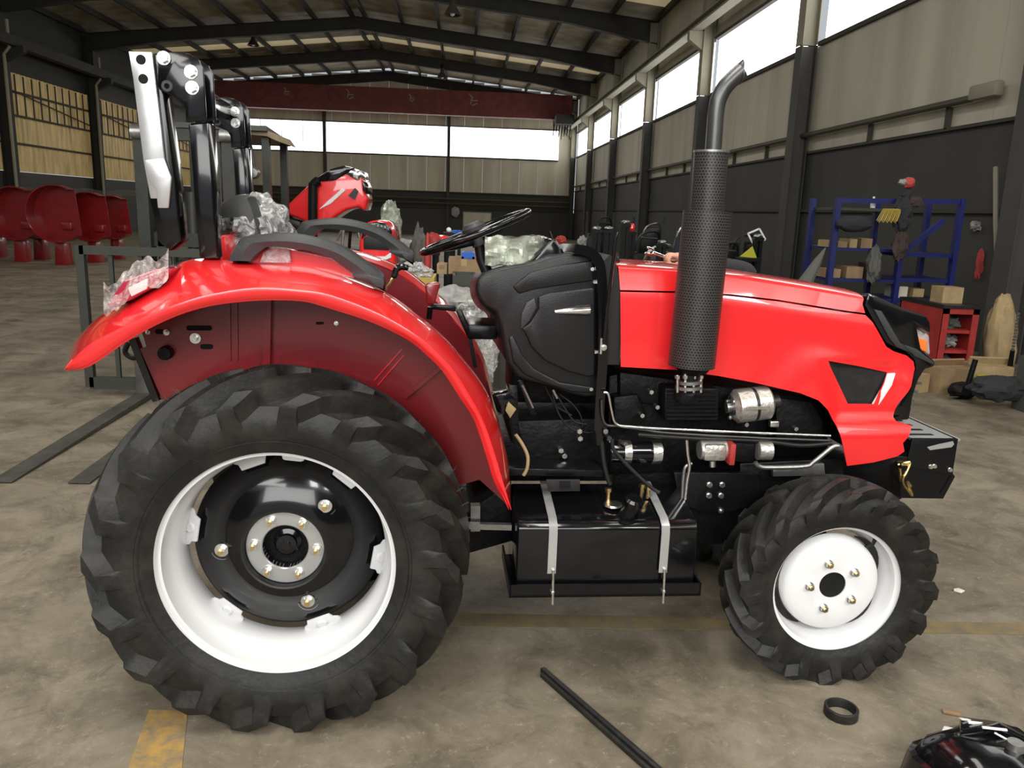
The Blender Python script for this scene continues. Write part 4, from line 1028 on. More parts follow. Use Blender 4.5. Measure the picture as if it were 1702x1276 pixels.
# front weight carrier
wb_ = blk('weight_carrier', [(1400, 768), (1500, 758), (1572, 768), (1588, 792), (1568, 829), (1500, 828), (1400, 800)], 2.50, .012, 'black_paint', .003)
blk('carrier_plate', [(1400, 768), (1500, 758), (1572, 768), (1588, 792), (1568, 829), (1500, 828), (1400, 800)], 2.90, .012, 'black_paint', .003, wb_)
a_, b_, c_, d_ = A(1500, 744, 2.50), A(1592, 729, 2.50), A(1595, 790, 2.50), A(1580, 828, 2.50)
xf = b_.x
Geo().box(((a_.x+xf)/2+.02, 2.71, b_.z-.004), (xf-a_.x-.02, .42, .008)).build('top_plate', 'silver_plate', wb_)
bb = Geo().prism([V(xf, 2.50, b_.z), V(xf, 2.50, b_.z-.13), V(xf-.03, 2.5, b_.z-.20), V(xf-.012-.03, 2.5, b_.z-.20), V(xf-.012, 2.5, b_.z-.13), V(xf-.012, 2.5, b_.z)], (0, .42, 0), .001).build('front_plate', 'black_paint', wb_)
Geo().prism([V(a_.x+.03, 2.498, b_.z), V(xf, 2.498, b_.z), V(xf, 2.498, b_.z-.13), V(a_.x+.02, 2.498, b_.z-.10)], (0, .010, 0), .001).build('end_plate', 'black_paint', wb_)
for k in range(6):
    yy = 2.55+k*.064; Geo().box((xf-.13, yy, b_.z+.0004), (.14, .020, .0012)).build('plate_slot', 'dark_hole', wb_)
pts = [A(1560, 738, 2.4965), A(1584, 733, 2.4965), A(1586, 738, 2.4965), A(1582, 743, 2.4965), A(1546, 748, 2.4965), A(1541, 743, 2.4965)]
Geo().prism(pts, (0, .001, 0)).build('hand_slot', 'silver_plate', wb_)
for x, y in ((1546, 775), (1552, 774), (1578, 780)):
    o = A(x, y, 2.50); Geo().cyl(o, o+V(0, -.003, 0), .008, 14).hexnut(o, (0, -1, 0), .007, .009).build('carrier_bolt', 'zinc', wb_)
hk = Geo().tube(resample([A(1492, 772, 2.48), A(1512, 768, 2.47), A(1508, 782, 2.46), A(1500, 800, 2.46), A(1512, 818, 2.46), A(1516, 822, 2.46), A(1508, 800, 2.46), A(1514, 808, 2.46)], 4), .0045, 8).build('tow_hook', 'brass', wb_)
Geo().box(A(1502, 770, 2.48), (.034, .03, .010), None, .003).build('hook_bracket', 'brass', wb_); Geo().cyl(A(1495, 778, 2.47), A(1497, 800, 2.47), .006, 10).build('hook_pin', 'brass', wb_)
# ---- fuel tank
zt0, zb0 = A(1010, 872, 2.25).z, A(1010, 990, 2.25).z
tk = [A(862, 878, 2.25), A(1160, 865, 2.25), A(1161, 958, 2.25), A(856, 975, 2.25)]
ft = Geo(); D = .27
fr_ = [V(p.x, 2.25, p.z) for p in tk]
vs = [V(.25, 2.28, .515), V(.80, 2.28, .515)]
g = Geo().prism([V(0, 2.27, .520), V(0, 2.50, .560), V(0, 2.52, .55), V(0, 2.52, .30), V(0, 2.25, .30), V(0, 2.25, .505)], (1, 0, 0), .012, 3)
for v in g.v: v.x = (.243+(.806-.243)*min(1, max(0, v.x)))+(v.x-min(1, max(0, v.x)))
tank = g.build('fuel_tank', 'black_gloss', TR, 40)
g = Geo().box((.524, 2.385, .288), (.60, .30, .008)).box((.524, 2.238, .305), (.60, .006, .042)).box((.226, 2.385, .305), (.006, .30, .042)).box((.822, 2.385, .305), (.006, .30, .042)).build('tank_tray', 'black_paint', tank)
for x_, (pxa, pxb) in ((.352, (918, 922)), (.700, (1100, 1106))):
    g = Geo(); w2 = .013; path = [(2.50, .566), (2.40, .549), (2.275, .527), (2.248, .512), (2.243, .49), (2.243, .36)]
    pl = [V(0, a, b) for a, b in path]; vs = []
    for i, p in enumerate(pl):
        for dx in (-w2, w2):
            vs.append(V(x_+dx, p.y, p.z)); 
        t = (pl[min(i+1, 5)]-pl[max(i-1, 0)]).normalized(); nn_ = V(0, t.z, -t.y)
        for dx in (w2, -w2): vs.append(V(x_+dx, p.y, p.z)-nn_*(-.002))
    g.add(vs, [(i*4+k, (i+1)*4+k, (i+1)*4+(k+1) % 4, i*4+(k+1) % 4) for i in range(5) for k in range(4)]+[(0, 1, 2, 3), (20, 21, 22, 23)])
    s_ = g.build('tank_strap', 'silver_plate', tank, 30)
    Geo().cyl((x_+.004, 2.236, .375), (x_+.006, 2.232, .262), .0045, 10).hexnut((x_+.004, 2.232, .30), (0, 0, 1), .008, .006).build('strap_bolt', 'zinc', tank)
nk = Geo().tube([(.588, 2.31, .52), (.592, 2.285, .545), (.598, 2.272, .575)], [.024, .022, .022], 20).build('filler_neck', 'black_plastic', tank)
Geo().tube([(.598, 2.272, .572), (.600, 2.266, .590), (.601, 2.263, .598)], [.029, .029, .022], 16).build('filler_cap', 'black_gloss', tank, 20)
for (x_, y_) in ((.545, 2.38), (.68, 2.40), (.665, 2.42)):
    Geo().cyl((x_, y_, .545), (x_, y_, .585), .007, 10).hexnut((x_, y_, .575), (0, 0, 1), .011, .012).build('fuel_fitting', 'brass', tank)
Geo().lathe([(0, .008), (.028, .006), (.03, 0)], (.555, 2.35, .54), 'Z', 20).build('sender_plate', 'zinc', tank)
# ---- levers
Geo().tube([A(640, 482, 2.5), A(648, 470, 2.5), A(656, 456, 2.5)], .005, 8).build('throttle_lever', 'brass', TR)
Geo().tube(resample([A(654, 462, 2.5), A(659, 448, 2.5), A(668, 443, 2.5), A(679, 446, 2.5)], 4), [.006]+[.010]*10+[.008, .007], 10).build('lever_grip', 'black_gloss', TR)
Geo().tube([A(713, 530, 2.62), A(715, 510, 2.62)], .009, 10).build('gear_lever', 'black_gloss', TR)
Geo().prism(px([(706, 474), (712, 470), (728, 469), (732, 473), (726, 492), (722, 506), (709, 506), (708, 490)], 2.60), (0, .03, 0), .007, 3).build('gear_knob', 'knob_red', TR)
Geo().beam(A(716, 509, 2.66), A(758, 513, 2.66), .02, .018, bev=.004).build('side_lever', 'black_paint', TR)
Geo().beam(A(762, 514, 2.66), A(782, 560, 2.66), .02, .02, bev=.004).beam(A(780, 555, 2.66), A(790, 610, 2.66), .02, .014).build('side_lever', 'black_paint', TR)
Geo().box(A(800, 545, 2.74), (.10, .2, .05), None, .01).build('dash_bracket', 'black_paint', TR)
# moulding hairs of the new tyre, too fine to pick apart
g = Geo()
for k in range(70):
    t = random.uniform(.1, 1.0)*PI*1.2-.2; r0_ = RR-.004; yy = random.choice((.03, .06, .09, .13, .17))
    b0 = RH+V(r0_*math.cos(t), yy-.02, r0_*math.sin(t)); g.tube([b0, b0+V(math.cos(t+.2), 0, math.sin(t+.2))*random.uniform(.014, .026)], .0006, 3)
g.build('tyre_hair', 'rubber', rw, kind='stuff')

blk('dark_gap_block', [(1128, 832), (1300, 832), (1262, 905), (1165, 905), (1150, 860)], 2.52, .1, 'black_cast', .006, ch)  # added black block, covers the gap below the rail so it stays dark
# ------------------------------------------------------------------ forklift standing behind the tractor
FK = thing('forklift', 'grey forklift with tall mast parked behind the rear wheel, forks on the floor', 'forklift', (-2.1, 6.3, 0))
for x in (-2.335, -1.95):
    Geo().prism([V(x-.055, 4.0, .004), V(x-.055, 4.0, .012), V(x-.055, 5.86, .045), V(x-.055, 5.86, .55), V(x-.055, 5.90, .55), V(x-.055, 5.90, .004)], (.11, 0, 0), .002).build('fork', 'fork_steel', FK)
bk_ = Geo().beam((-2.74, 5.93, 1.07), (-1.50, 5.93, 1.07), .05, .06).beam((-2.74, 5.93, .10), (-1.50, 5.93, .10), .05, .09).beam((-2.74, 5.93, .07), (-2.74, 5.93, 1.10), .05, .06, V(1, 0, 0)).beam((-1.50, 5.93, .07), (-1.50, 5.93, 1.10), .05, .06, V(1, 0, 0)).beam((-2.74, 5.93, .45), (-1.5, 5.93, .45), .05, .10)
lb = bk_.build('load_backrest', 'frame_grey', FK)
for k in range(1, 6): Geo().beam((-2.74+k*.207, 5.93, .12), (-2.74+k*.207, 5.93, 1.05), .025, .03, V(1, 0, 0)).build('guard_bar', 'frame_grey', lb)
for x in (-2.34, -1.72):
    m_ = Geo().box((x, 6.12, 1.0), (.085, .10, 1.92)).box((x+.10*(1 if x < -2 else -1), 6.18, 1.0), (.06, .10, 1.88)).build('mast_rail', 'mast_grey', FK)
    Geo().cyl((x-.045, 6.08, 1.90), (x+.045, 6.08, 1.90), .05, 16).build('chain_wheel', 'steel', m_)
    Geo().box((x+.16*(1 if x < -2 else -1), 6.14, 1.1), (.03, .02, 1.5)).build('lift_chain', 'steel', m_)
Geo().box((-2.03, 6.16, 1.90), (.62, .10, .08)).build('mast_crosshead', 'mast_grey', FK)
Geo().box((-2.03, 6.16, 1.15), (.62, .06, .10)).build('mast_crossbar', 'mast_grey', FK)
Geo().cyl((-2.03, 6.2, .1), (-2.03, 6.2, 1.5), .045, 16).build('lift_cylinder', 'mast_grey', FK)
for x in (-1.98, -1.66): Geo().tube([(x, 6.2, .9), (x-.02, 6.2, 1.3), (x+.02, 6.2, 1.7)], .012, 8).build('hydraulic_hose', 'rubber_hose', FK)
Geo().box((-2.02, 7.0, .62), (.86, 1.1, .62), None, .05).build('body', 'frame_grey', FK)
Geo().box((-2.02, 7.45, 1.02), (.8, .28, .3), None, .06).build('counterweight', 'frame_grey', FK)
gd = Geo().box((-2.02, 7.15, 1.99), (.86, .9, .04), Matrix.Rotation(-.06, 3, 'X')).build('overhead_guard', 'frame_grey', FK)
Geo().prism([V(-2.1, 6.75, 2.03), V(-1.58, 6.75, 2.0), V(-1.53, 6.75, 1.93), V(-1.60, 6.75, 1.96), V(-2.1, 6.75, 1.99)], (0, .8, 0), .004).build('guard_tarp', 'tarp_brown', gd)
for (x, y) in ((-2.42, 6.85), (-1.63, 6.85), (-2.42, 7.5), (-1.63, 7.5)): Geo().beam((x, y, .85), (x, y, 1.98), .06, .06, V(1, 0, 0)).build('guard_post', 'mast_grey', FK)
c = P(420, 287, 6.7); Geo().lathe([(0, 0), (.035, .004), (.05, .03), (.046, .06), (0, .07)], c, 'Y', 18).build('work_lamp', 'steel', FK)
Geo().tube([c+V(-.0, .05, .04), c+V(-.02, .06, .2), c+V(-.06, .08, .28)], .012, 8).build('lamp_arm', 'mast_grey', FK)
Geo().box(P(414, 322, 6.7), (.05, .05, .09), None, .01).build('side_signal', 'signal_red', FK)
for (x, y, r) in ((-2.42, 6.45, .24), (-1.62, 6.45, .24), (-2.42, 7.4, .2), (-1.62, 7.4, .2)):
    Geo().lathe([(0, -.02), (.1, -.02), (.12, -.06), (r*.85, -.07), (r, -.05), (r, .05), (r*.85, .07), (.12, .06), (0, .02)], (x, y, r), 'X', 28).build('wheel', 'rubber', FK)
# ------------------------------------------------------------------ red shells stored along the left wall
def shell(px_, yy, sc, label, seed):
    base = Gd(px_, yy); t = thing('fender_shell', label, 'tractor fender', base, group='red fenders stored at the left wall'); b = base
    a = Geo(); n = 22; R = .56*sc; z0 = .62*sc+.42
    def arc(r, y): return [b+V(r*math.cos(t_), y, z0+r*math.sin(t_)) for t_ in [math.radians(60+250*k/n) for k in range(n+1)]]
    o, i_ = arc(R, 0), arc(R, .34)
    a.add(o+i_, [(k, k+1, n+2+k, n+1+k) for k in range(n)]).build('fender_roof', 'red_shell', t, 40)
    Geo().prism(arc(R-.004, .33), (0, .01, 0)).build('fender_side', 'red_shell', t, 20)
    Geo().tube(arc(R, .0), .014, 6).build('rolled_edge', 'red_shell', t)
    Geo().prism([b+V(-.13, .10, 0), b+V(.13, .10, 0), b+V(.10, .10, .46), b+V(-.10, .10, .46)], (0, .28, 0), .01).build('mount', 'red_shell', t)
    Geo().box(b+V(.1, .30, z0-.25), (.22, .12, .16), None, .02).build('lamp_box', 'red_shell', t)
for k, (x_, y_, s_, lb_) in enumerate(((30, 436, 1.0, 'glossy red fender shell at the left edge of the stored row'), (98, 441, 1.05, 'largest glossy red fender shell, beside the forklift backrest frame'), (62, 432, .95, 'dark red fender shell showing between the two front shells'), (152, 437, .95, 'red fender shell half hidden behind the grey backrest frame'), (190, 431, .9, 'red fender shell next to the forklift mast'), (-10, 428, 1.0, 'red fender shell cut by the left picture edge'))):
    shell(x_, y_, s_, lb_, k)
b0 = Gd(110, 425); g = Geo()
for i in range(30):
    for k in range(4): g.v.append(b0+V(-2.2+i*.15, .2*k, 1.62+.06*noise.noise(V(i*.3, k, 1))-.04*k))
g.f = [(i*4+k, (i+1)*4+k, (i+1)*4+k+1, i*4+k+1) for i in range(29) for k in range(3)]
solo(g, 'protective_sheet', 'clear_film', 'wrinkled clear plastic sheet lying along the tops of the red fender shells', 'plastic sheet', b0+V(0, 0, 1.4))
# ------------------------------------------------------------------ second tractor with its hood raised
T2 = thing('raised_hood_tractor', 'red tractor behind the seat with its hood tipped up and black stack', 'tractor', P(540, 400, 8.0)*1+V(0, 0, -P(540, 400, 8.0).z))
q = lambda x, y, d=8.0: P(x, y, d)
h2 = Geo().prism([q(465, 352), q(520, 300), q(548, 283), q(584, 277), q(603, 296), q(608, 322), q(611, 332), q(606, 352), q(596, 344), q(575, 349), q(555, 362), q(533, 382), q(512, 372), q(500, 365)], (0, .5, 0), .03, 3).build('hood', 'red_paint', T2, 30)
Geo().prism([q(526, 296, 7.985), q(548, 281, 7.985), q(572, 275, 7.985), q(588, 279, 7.985), q(580, 286, 7.985), q(556, 300, 7.985), q(530, 302, 7.985)], (0, .52, 0), .01).build('intake_cover', 'black_gloss', h2)
Geo().prism([q(574, 289, 7.98), q(588, 280, 7.98), q(600, 284, 7.98), q(603, 295, 7.98), q(594, 300, 7.98)], (0, .54, 0), .01).build('head_lamp', 'chrome', h2)
Geo().prism([q(602, 298, 7.98), q(608, 310, 7.98), q(609, 322, 7.98), q(603, 316, 7.98)], (0, .54, 0), .005).build('grille', 'black_gloss', h2)
Geo().prism([q(579, 325, 7.99), q(590, 312, 7.99), q(596, 318, 7.99), q(590, 332, 7.99)], (0, .01, 0)).build('vent', 'graphite', h2)
Geo().prism([q(530, 348, 7.99), q(545, 334, 7.99), q(570, 312, 7.99), q(574, 316, 7.99), q(550, 338, 7.99)], (0, .01, 0)).build('side_stripe', 'white_shade', h2)
Geo().tube(resample([q(520, 430, 7.95), q(520, 320, 7.95), q(522, 306, 7.95), q(530, 300, 7.95)], 4), .045, 14).build('exhaust_stack', 'black_cast', T2)
p = q(545, 420); Geo().box((p.x, 8.3, .75), (.9, .45, .55), None, .03).build('engine', 'black_cast', T2)
Geo().tube(resample([q(560, 400, 7.98), q(572, 376, 7.98), q(590, 372, 7.98), q(597, 395, 7.98)], 4), .012, 8).build('steering_pipe', 'steel', T2)
Geo().prism([q(468, 352), q(480, 362), q(500, 368), q(498, 384), q(470, 382)], (0, .45, 0), .02).build('cowl', 'black_plastic', T2)
Geo().box((q(490, 400).x, 8.25, .8), (.4, .5, .5), None, .04).build('dashboard', 'black_plastic', T2)
tyre_ = tyre(V(q(470, 430).x-.9, 8.05, .47), .47, .3, .24, -.02, 18, .03, 1.3, .06); tyre_.build('rear_tyre', 'rubber', T2, 45)
tyre_ = tyre(V(q(560, 430).x+.25, 8.0, .31), .31, .2, .16, -.02, 16, .022, 1.3, .06); tyre_.build('front_tyre', 'rubber', T2, 45)
# hood standing on end
o3 = P(627, 460, 7.0); o3.z = 0
T3 = thing('nose_on_tractor', 'red tractor facing us beyond the fender, black grille top over red cowl', 'tractor', o3)
q3 = lambda x, y, d=7.4: P(x, y, d-.4)
n3 = Geo().prism([q3(596, 470), q3(597, 400), q3(600, 380), q3(610, 369), q3(628, 365), q3(645, 369), q3(653, 382), q3(656, 400), q3(657, 470)], (0, .6, 0), .03, 3).build('hood', 'red_paint', T3, 30)
Geo().prism([q3(600, 398, 7.39), q3(603, 380, 7.39), q3(612, 371, 7.39), q3(628, 368, 7.39), q3(643, 371, 7.39), q3(651, 382, 7.39), q3(652, 400, 7.39), q3(644, 392, 7.39), q3(628, 387, 7.39), q3(610, 390, 7.39)], (0, .02, 0), .006).build('grille', 'black_gloss', n3)
Geo().prism([q3(604, 396, 7.388), q3(612, 391, 7.388), q3(640, 391, 7.388), q3(645, 400, 7.388), q3(647, 416, 7.388), q3(604, 414, 7.388)], (0, .02, 0), .006).build('screen_mesh', 'grey_trim', n3)
for k in range(7): Geo().beam(q3(607+k*6, 372+abs(k-3)*1.2, 7.383), q3(607+k*6, 387, 7.383), .008, .012).build('grille_slat', 'grey_plastic', n3)
Geo().prism([q3(625, 426, 7.386), q3(640, 426, 7.386), q3(650, 419, 7.386), q3(650, 428, 7.386), q3(640, 432, 7.386)], (0, .01, 0)).build('badge', 'white_shade', n3)
for k, x in enumerate((576, 588)): Geo().tube(resample([q3(x-8, 420, 7.6), q3(x-4, 376, 7.6), q3(x+6, 370, 7.6), q3(x+10, 382, 7.6)], 4), .014, 8).build('hoop_pipe', 'black_gloss' if k else 'steel', T3)
Geo().box((o3.x, 7.3, .45), (.4, .6, .5), None, .03).build('front_frame', 'black_cast', T3)
for x in (-.30, .42): tyre(V(o3.x+x-.08, 7.35, .3), .27, .19, .16, 0, 14, .02, 1.2, .06).build('front_tyre', 'rubber', T3, 45)
# ------------------------------------------------------------------ bench and goods beyond the steering wheel
def crate(px0, px1, py0, py1, y, dep, name, mat, label, cat, group=None, rot=0):
    a, b = P(px0, py0, y), P(px1, py1, y); w_, h_ = abs(b.x-a.x), abs(a.z-b.z); c = V((a.x+b.x)/2, y+dep/2, min(a.z, b.z))
    t = thing(name, label, cat, c, group=group)
    if mat in ('cardboard', 'kraft'):
        g = Geo().box(c+V(0, 0, h_/2), (w_, dep, h_)); g.build('box_body', mat, t)
        Geo().box(c+V(0, 0, h_+.002), (w_*.5, dep*1.0, .004), Matrix.Rotation(.03, 3, 'Y')).build('flap', mat, t); Geo().box(c+V(0, -dep/2-.001, h_*.75), (.05, .002, h_*.45)).build('tape', 'kraft' if mat == 'cardboard' else 'cardboard', t)
    else:
        th_ = .02; Geo().box(c+V(0, 0, .01), (w_, dep, .02)).build('bottom', mat, t)
        for s in (-1, 1): Geo().box(c+V(s*(w_/2-th_/2), 0, h_/2), (th_, dep, h_)).build('side', mat, t); Geo().box(c+V(0, s*(dep/2-th_/2), h_/2), (w_-2*th_, th_, h_)).build('side', mat, t)
        Geo().box(c+V(0, 0, h_*.6), (w_*.9, dep*.9, h_*.3), None, .01).build('contents', 'graphite', t)
    return t
by = 5.4; zb_ = P(720, 505, by).z
xa_, xb_ = P(655, 500, by).x, P(850, 500, by).x
bn = thing('workbench', 'low steel bench beyond the gear lever heaped with wrapped parts', 'workbench', ((xa_+xb_)/2, 5.9, 0))
Geo().box(((xa_+xb_)/2, 5.95, zb_-.02), (xb_-xa_, 1.1, .04), None, .004).build('bench_top', 'frame_grey', bn)
for x in (xa_+.04, xb_-.04):
    for y in (5.45, 6.45): Geo().beam((x, y, 0), (x, y, zb_-.04), .05, .05, V(1, 0, 0)).build('leg', 'frame_grey', bn)
Geo().beam((xa_+.04, 5.45, .2), (xb_-.04, 5.45, .2), .04, .04).build('stretcher', 'frame_grey', bn)
def support(x, y, top, w_=.34, mat='black_cast', what='goods beyond the tractor'):
    t = thing('dark_stand', 'dark stand under the '+' '.join(what.split()[:11]), 'stand', (x, y, 0), group='dark stands under the goods behind the tractor')
    Geo().box((x, y, top-.02), (w_, w_, .04)).build('stand_top', mat, t)
    for a in (-1, 1):
        for b in (-1, 1): Geo().beam((x+a*(w_/2-.03), y+b*(w_/2-.03), 0), (x+a*(w_/2-.03), y+b*(w_/2-.03), top-.04), .04, .04, V(1, 0, 0)).build('leg', mat, t)
def heap(px_, py_, y, r, sc, mat, name, label, cat, jit=.5, seed=0, group=None, base=None, sup=0):
    jit *= .6; c = P(px_, py_, y); g = Geo().ball(c, r, sc, 14, jit, seed); zb2 = base if base is not None else min(v.z for v in g.v)
    for v in g.v: v.z = max(v.z, zb2)
    if sup == 2:
        for v in g.v:
            if v.z < c.z: v.z = max(0.0, c.z-(c.z-v.z)*c.z/max(.01, c.z-zb2))
        zb2 = 0
    if sup == 1: support(c.x, c.y, zb2+.004, max(.12, min(.45, r*1.5*sc[0])), what=label)
    return solo(g, name, mat, label, cat, V(c.x, c.y, zb2), group, angle=22)
heap(762, 497, 5.5, .15, (1.6, 1.1, .55), 'white_sheet', 'wrapped_parts', 'white film wrapped bundle of parts just right of the red gear knob', 'wrapped bundle', .6, 3, base=zb_)
heap(690, 500, 5.5, .12, (1.3, 1.0, .6), 'white_sheet', 'wrapped_parts', 'white film wrapped bundle on the bench left of the red gear knob', 'wrapped bundle', .5, 9, base=zb_)
heap(790, 522, 5.34, .12, (1.1, .8, .9), 'clear_film', 'film_bundle', 'crumpled clear film bundle hanging by the dashboard edge', 'plastic film', .8, 5)
heap(808, 592, 5.34, .10, (.8, .9, 1.6), 'clear_film', 'film_bag', 'clear plastic bag below the crumpled film bundle', 'plastic bag', .7, 6)
crate(664, 722, 481, 462, 6.2, .45, 'yellow_crate', 'yellow_crate', 'yellow crate with film on top beyond the throttle lever', 'crate')
heap(688, 453, 6.42, .10, (1.3, .9, .8), 'clear_film', 'film_bundle', 'loose clear film crumpled on the yellow crate', 'plastic film', .9, 11)
crate(745, 797, 455, 431, 7.0, .4, 'cardboard_box', 'cardboard', 'open cardboard box under the blue box, seen below the steering wheel', 'box')
crate(767, 789, 430, 420, 7.0, .2, 'parts_box', 'blue_box', 'small blue box on the cardboard box under the steering wheel', 'box')
crate(726, 743, 455, 440, 7.1, .3, 'cardboard_box', 'kraft', 'small pale cardboard box left of the open one', 'box')
crate(752, 790, 478, 458, 6.6, .4, 'parts_tray', 'frame_grey', 'grey tray of metal parts under the open cardboard box', 'tray')
heap(696, 428, 7.95, .15, (.6, .8, 1.9), 'grey_cloth', 'canvas_cover', 'brown-grey draped canvas cover standing left of the steering wheel rim', 'canvas cover', .5, 14, sup=2)
heap(676, 425, 9.4, .24, (1.1, .8, .8), 'white_sheet', 'wrapped_parts', 'pale film wrapped stack right behind the upright red cowl', 'wrapped bundle', .3, 18, sup=1)
heap(720, 402, 8.5, .12, (.8, .8, .8), 'red_dull', 'engine_cover', 'dull red engine cover left of the notice board', 'engine cover', .2, 20, sup=1)
heap(711, 425, 7.2, .09, (.35, .5, 2.2), 'red_dull', 'red_post_guard', 'narrow dark red guard standing by the steering wheel tip', 'guard', .2, 22, sup=2)
heap(734, 397, 8.9, .10, (1.4, .8, .4), 'red_paint', 'red_cowl', 'small glossy red cowl lying behind the steering wheel tip', 'cowl', .2, 24, sup=1)
heap(746, 382, 9.5, .03, (1, 1, 1), 'white_paint', 'white_reflector', 'small round white reflector beside the blue cloth', 'reflector', 0, 1, sup=1)
heap(759, 387, 9.9, .07, (1.2, .6, .5), 'blue_box', 'blue_cloth', 'blue cloth lying by the white reflector behind the wheel', 'cloth', .4, 2, sup=1)
heap(649, 377, 11.5, .30, (.5, .5, 1.2), 'green_film', 'film_drape', 'pale green film draped beside the upright red cowl', 'plastic film', .4, 30, sup=2)
heap(757, 352, 45.3, .26, (.9, .15, 1), 'white_sheet', 'white_bag', 'small white bag hanging on the dark end wall', 'bag', .4, 31)
for k in range(3):
    a = P(745+k*22, 492-k*4, 5.8+.12*k); b = a+V(.12+.03*k, .1, -.02+.015*k); a.z = max(a.z, zb_+.02); b.z = max(b.z, zb_+.02)
    solo(Geo().tube([a, a.lerp(b, .5)+V(0, 0, .01), b], .010, 8), 'metal_rod', 'steel', ('steel rod at the front of the bench behind the red gear knob', 'middle one of three steel rods lying on the bench', 'steel rod farthest back on the bench by the dashboard')[k], 'rod', a, 'steel rods on the bench')
def box_on_floor(cx, cy, w_, d_, h_, rz, mat, label, name='cardboard_box'):
    t = thing(name, label, 'box', (cx, cy, 0)); R = Matrix.Rotation(rz, 3, 'Z'); c = V(cx, cy, h_/2)
    Geo().box(c, (w_, d_, h_), R).build('box_body', mat, t); Geo().box(c+V(0, 0, h_/2+.002), (w_, .05, .003), R).build('tape', 'kraft', t)
    Geo().box(c+V(0, 0, h_/2+.02), (w_, .02, .10), R @ Matrix.Rotation(.5, 3, 'X')).build('flap', mat, t); return t
c = Gd(810, 637); heap(812, 626, c.y, .10, (1.4, 1.1, .5), 'clear_film', 'film_scrap', 'crumpled clear plastic film on the floor between fender and dashboard', 'plastic film', .9, 40, base=.003)
# ------------------------------------------------------------------ dark machinery along the right wall, seen over the hood
def engine_stand(x, y, h, seed, label, red=False):
    t = thing('engine_stand', label, 'machine', (x, y, 0), group='dark machines along the right wall'); rnd = random.Random(seed)
    Geo().box((x, y, .03), (.8, .5, .06)).build('base', 'dark_blue' if seed % 3 == 0 else 'black_cast', t)
    for s in (-.35, .35): Geo().beam((x+s, y, .1), (x+s, y, h), .05, .05, V(1, 0, 0)).build('post', 'dark_blue' if seed % 2 else 'beam_paint', t)
    Geo().box((x, y, h*.45), (.6, .45, h*.35), None, .03).build('engine', 'black_cast', t)
    Geo().cyl((x-.25, y-.25, h*.5), (x-.25, y+.25, h*.5), .14, 20).build('flywheel', 'graphite', t)
    Geo().box((x+.1, y, h*.72), (.35, .3, h*.2), None, .03).build('cylinder_head', 'graphite' if seed % 2 else 'black_cast', t)
    Geo().tube(resample([V(x-.2, y-.2, h*.6), V(x-.1, y-.26, h*.85), V(x+.2, y-.2, h*.9), V(x+.3, y, h*.7)], 4), .02, 8).build('pipe', 'steel' if seed % 2 else 'rubber_hose', t)
    if red: Geo().ball((x+.1, y-.1, h*.97), .1, (1, 1, .9), 10, .3, seed).build('red_filter', 'red_dull', t)
ms = (('leftmost dark engine on a stand beside the far corner', 3.5, 21, 1.5), ('dark engine stand under the white wall patch', 4.2, 18.5, 1.4), ('dark engine on a blue stand behind the prop rod', 3.1, 14.0, 1.3), ('dark engine stand with red filter left of the muffler', 4.0, 14.8, 1.45), ('dark engine beside the muffler shield', 4.6, 13.5, 1.3), ('low dark engine stand just over the hood', 2.7, 11.5, 1.15), ('dark engine left of the wrench in the hand', 3.75, 11.8, 1.2))
for k, (lb_, x, y, h) in enumerate(ms): engine_stand(x, y, h, k, lb_, k == 3)
heap(1050, 378, 11, .045, (1, .8, 1.2), 'red_paint', 'oil_filler_plug', 'small red plug on a machine left of the muffler', 'plug', .3, 51, sup=1)
heap(968, 402, 10.5, .07, (.8, .6, 1.1), 'white_sheet', 'white_rag', 'white rag hanging on the dark machines beside the hood', 'rag', .6, 52, sup=1)
heap(932, 399, 9.0, .06, (1, .8, .8), 'red_dull', 'red_rag', 'small red rag behind the binnacle peak', 'rag', .5, 53, sup=1)
for k, (px_, py_) in enumerate(((1040, 369), (1100, 402), (1012, 379), (992, 379), (1260, 392))):
    heap(px_, py_, 10.1 if k != 4 else 9.9, .035, (1.6, .8, .7), 'steel', 'metal_fitting', ('pale metal fitting left of the small red cap', 'pale box-like fitting beside the muffler', 'second pale fitting above the prop rod', 'leftmost pale fitting on the dark machines', 'white fitting frame right of the muffler')[k], 'fitting', .4, 60+k, sup=1)
g = Geo(); sg = [P(1232, 420, 9.5), P(1252, 407, 9.5), P(1256, 430, 9.5)]
solo(Geo().prism([P(1230, 426, 9.5), P(1251, 409, 9.5), P(1258, 429, 9.5)], (0, .01, 0)), 'warning_sign', 'yellow_sign', 'small yellow triangular warning sign right of the muffler', 'sign', P(1244, 428, 9.5))
support(P(1244, 428, 9.5).x, 9.5, P(1244, 428, 9.5).z, .24, what='yellow warning sign'); support(P(1252, 406, 9.95).x, 9.95, P(1252, 407, 9.95).z, .12, what='white mirror frame')
fr3 = thing('mirror_frame', 'small white square frame leaning above the yellow sign', 'frame', P(1252, 406, 9.95))
for a, b in (((1243, 388), (1262, 380)), ((1262, 380), (1272, 398)), ((1272, 398), (1252, 406)), ((1252, 406), (1243, 388))): Geo().beam(P(*a, 9.95), P(*b, 9.95), .02, .02).build('frame_bar', 'white_paint', fr3)
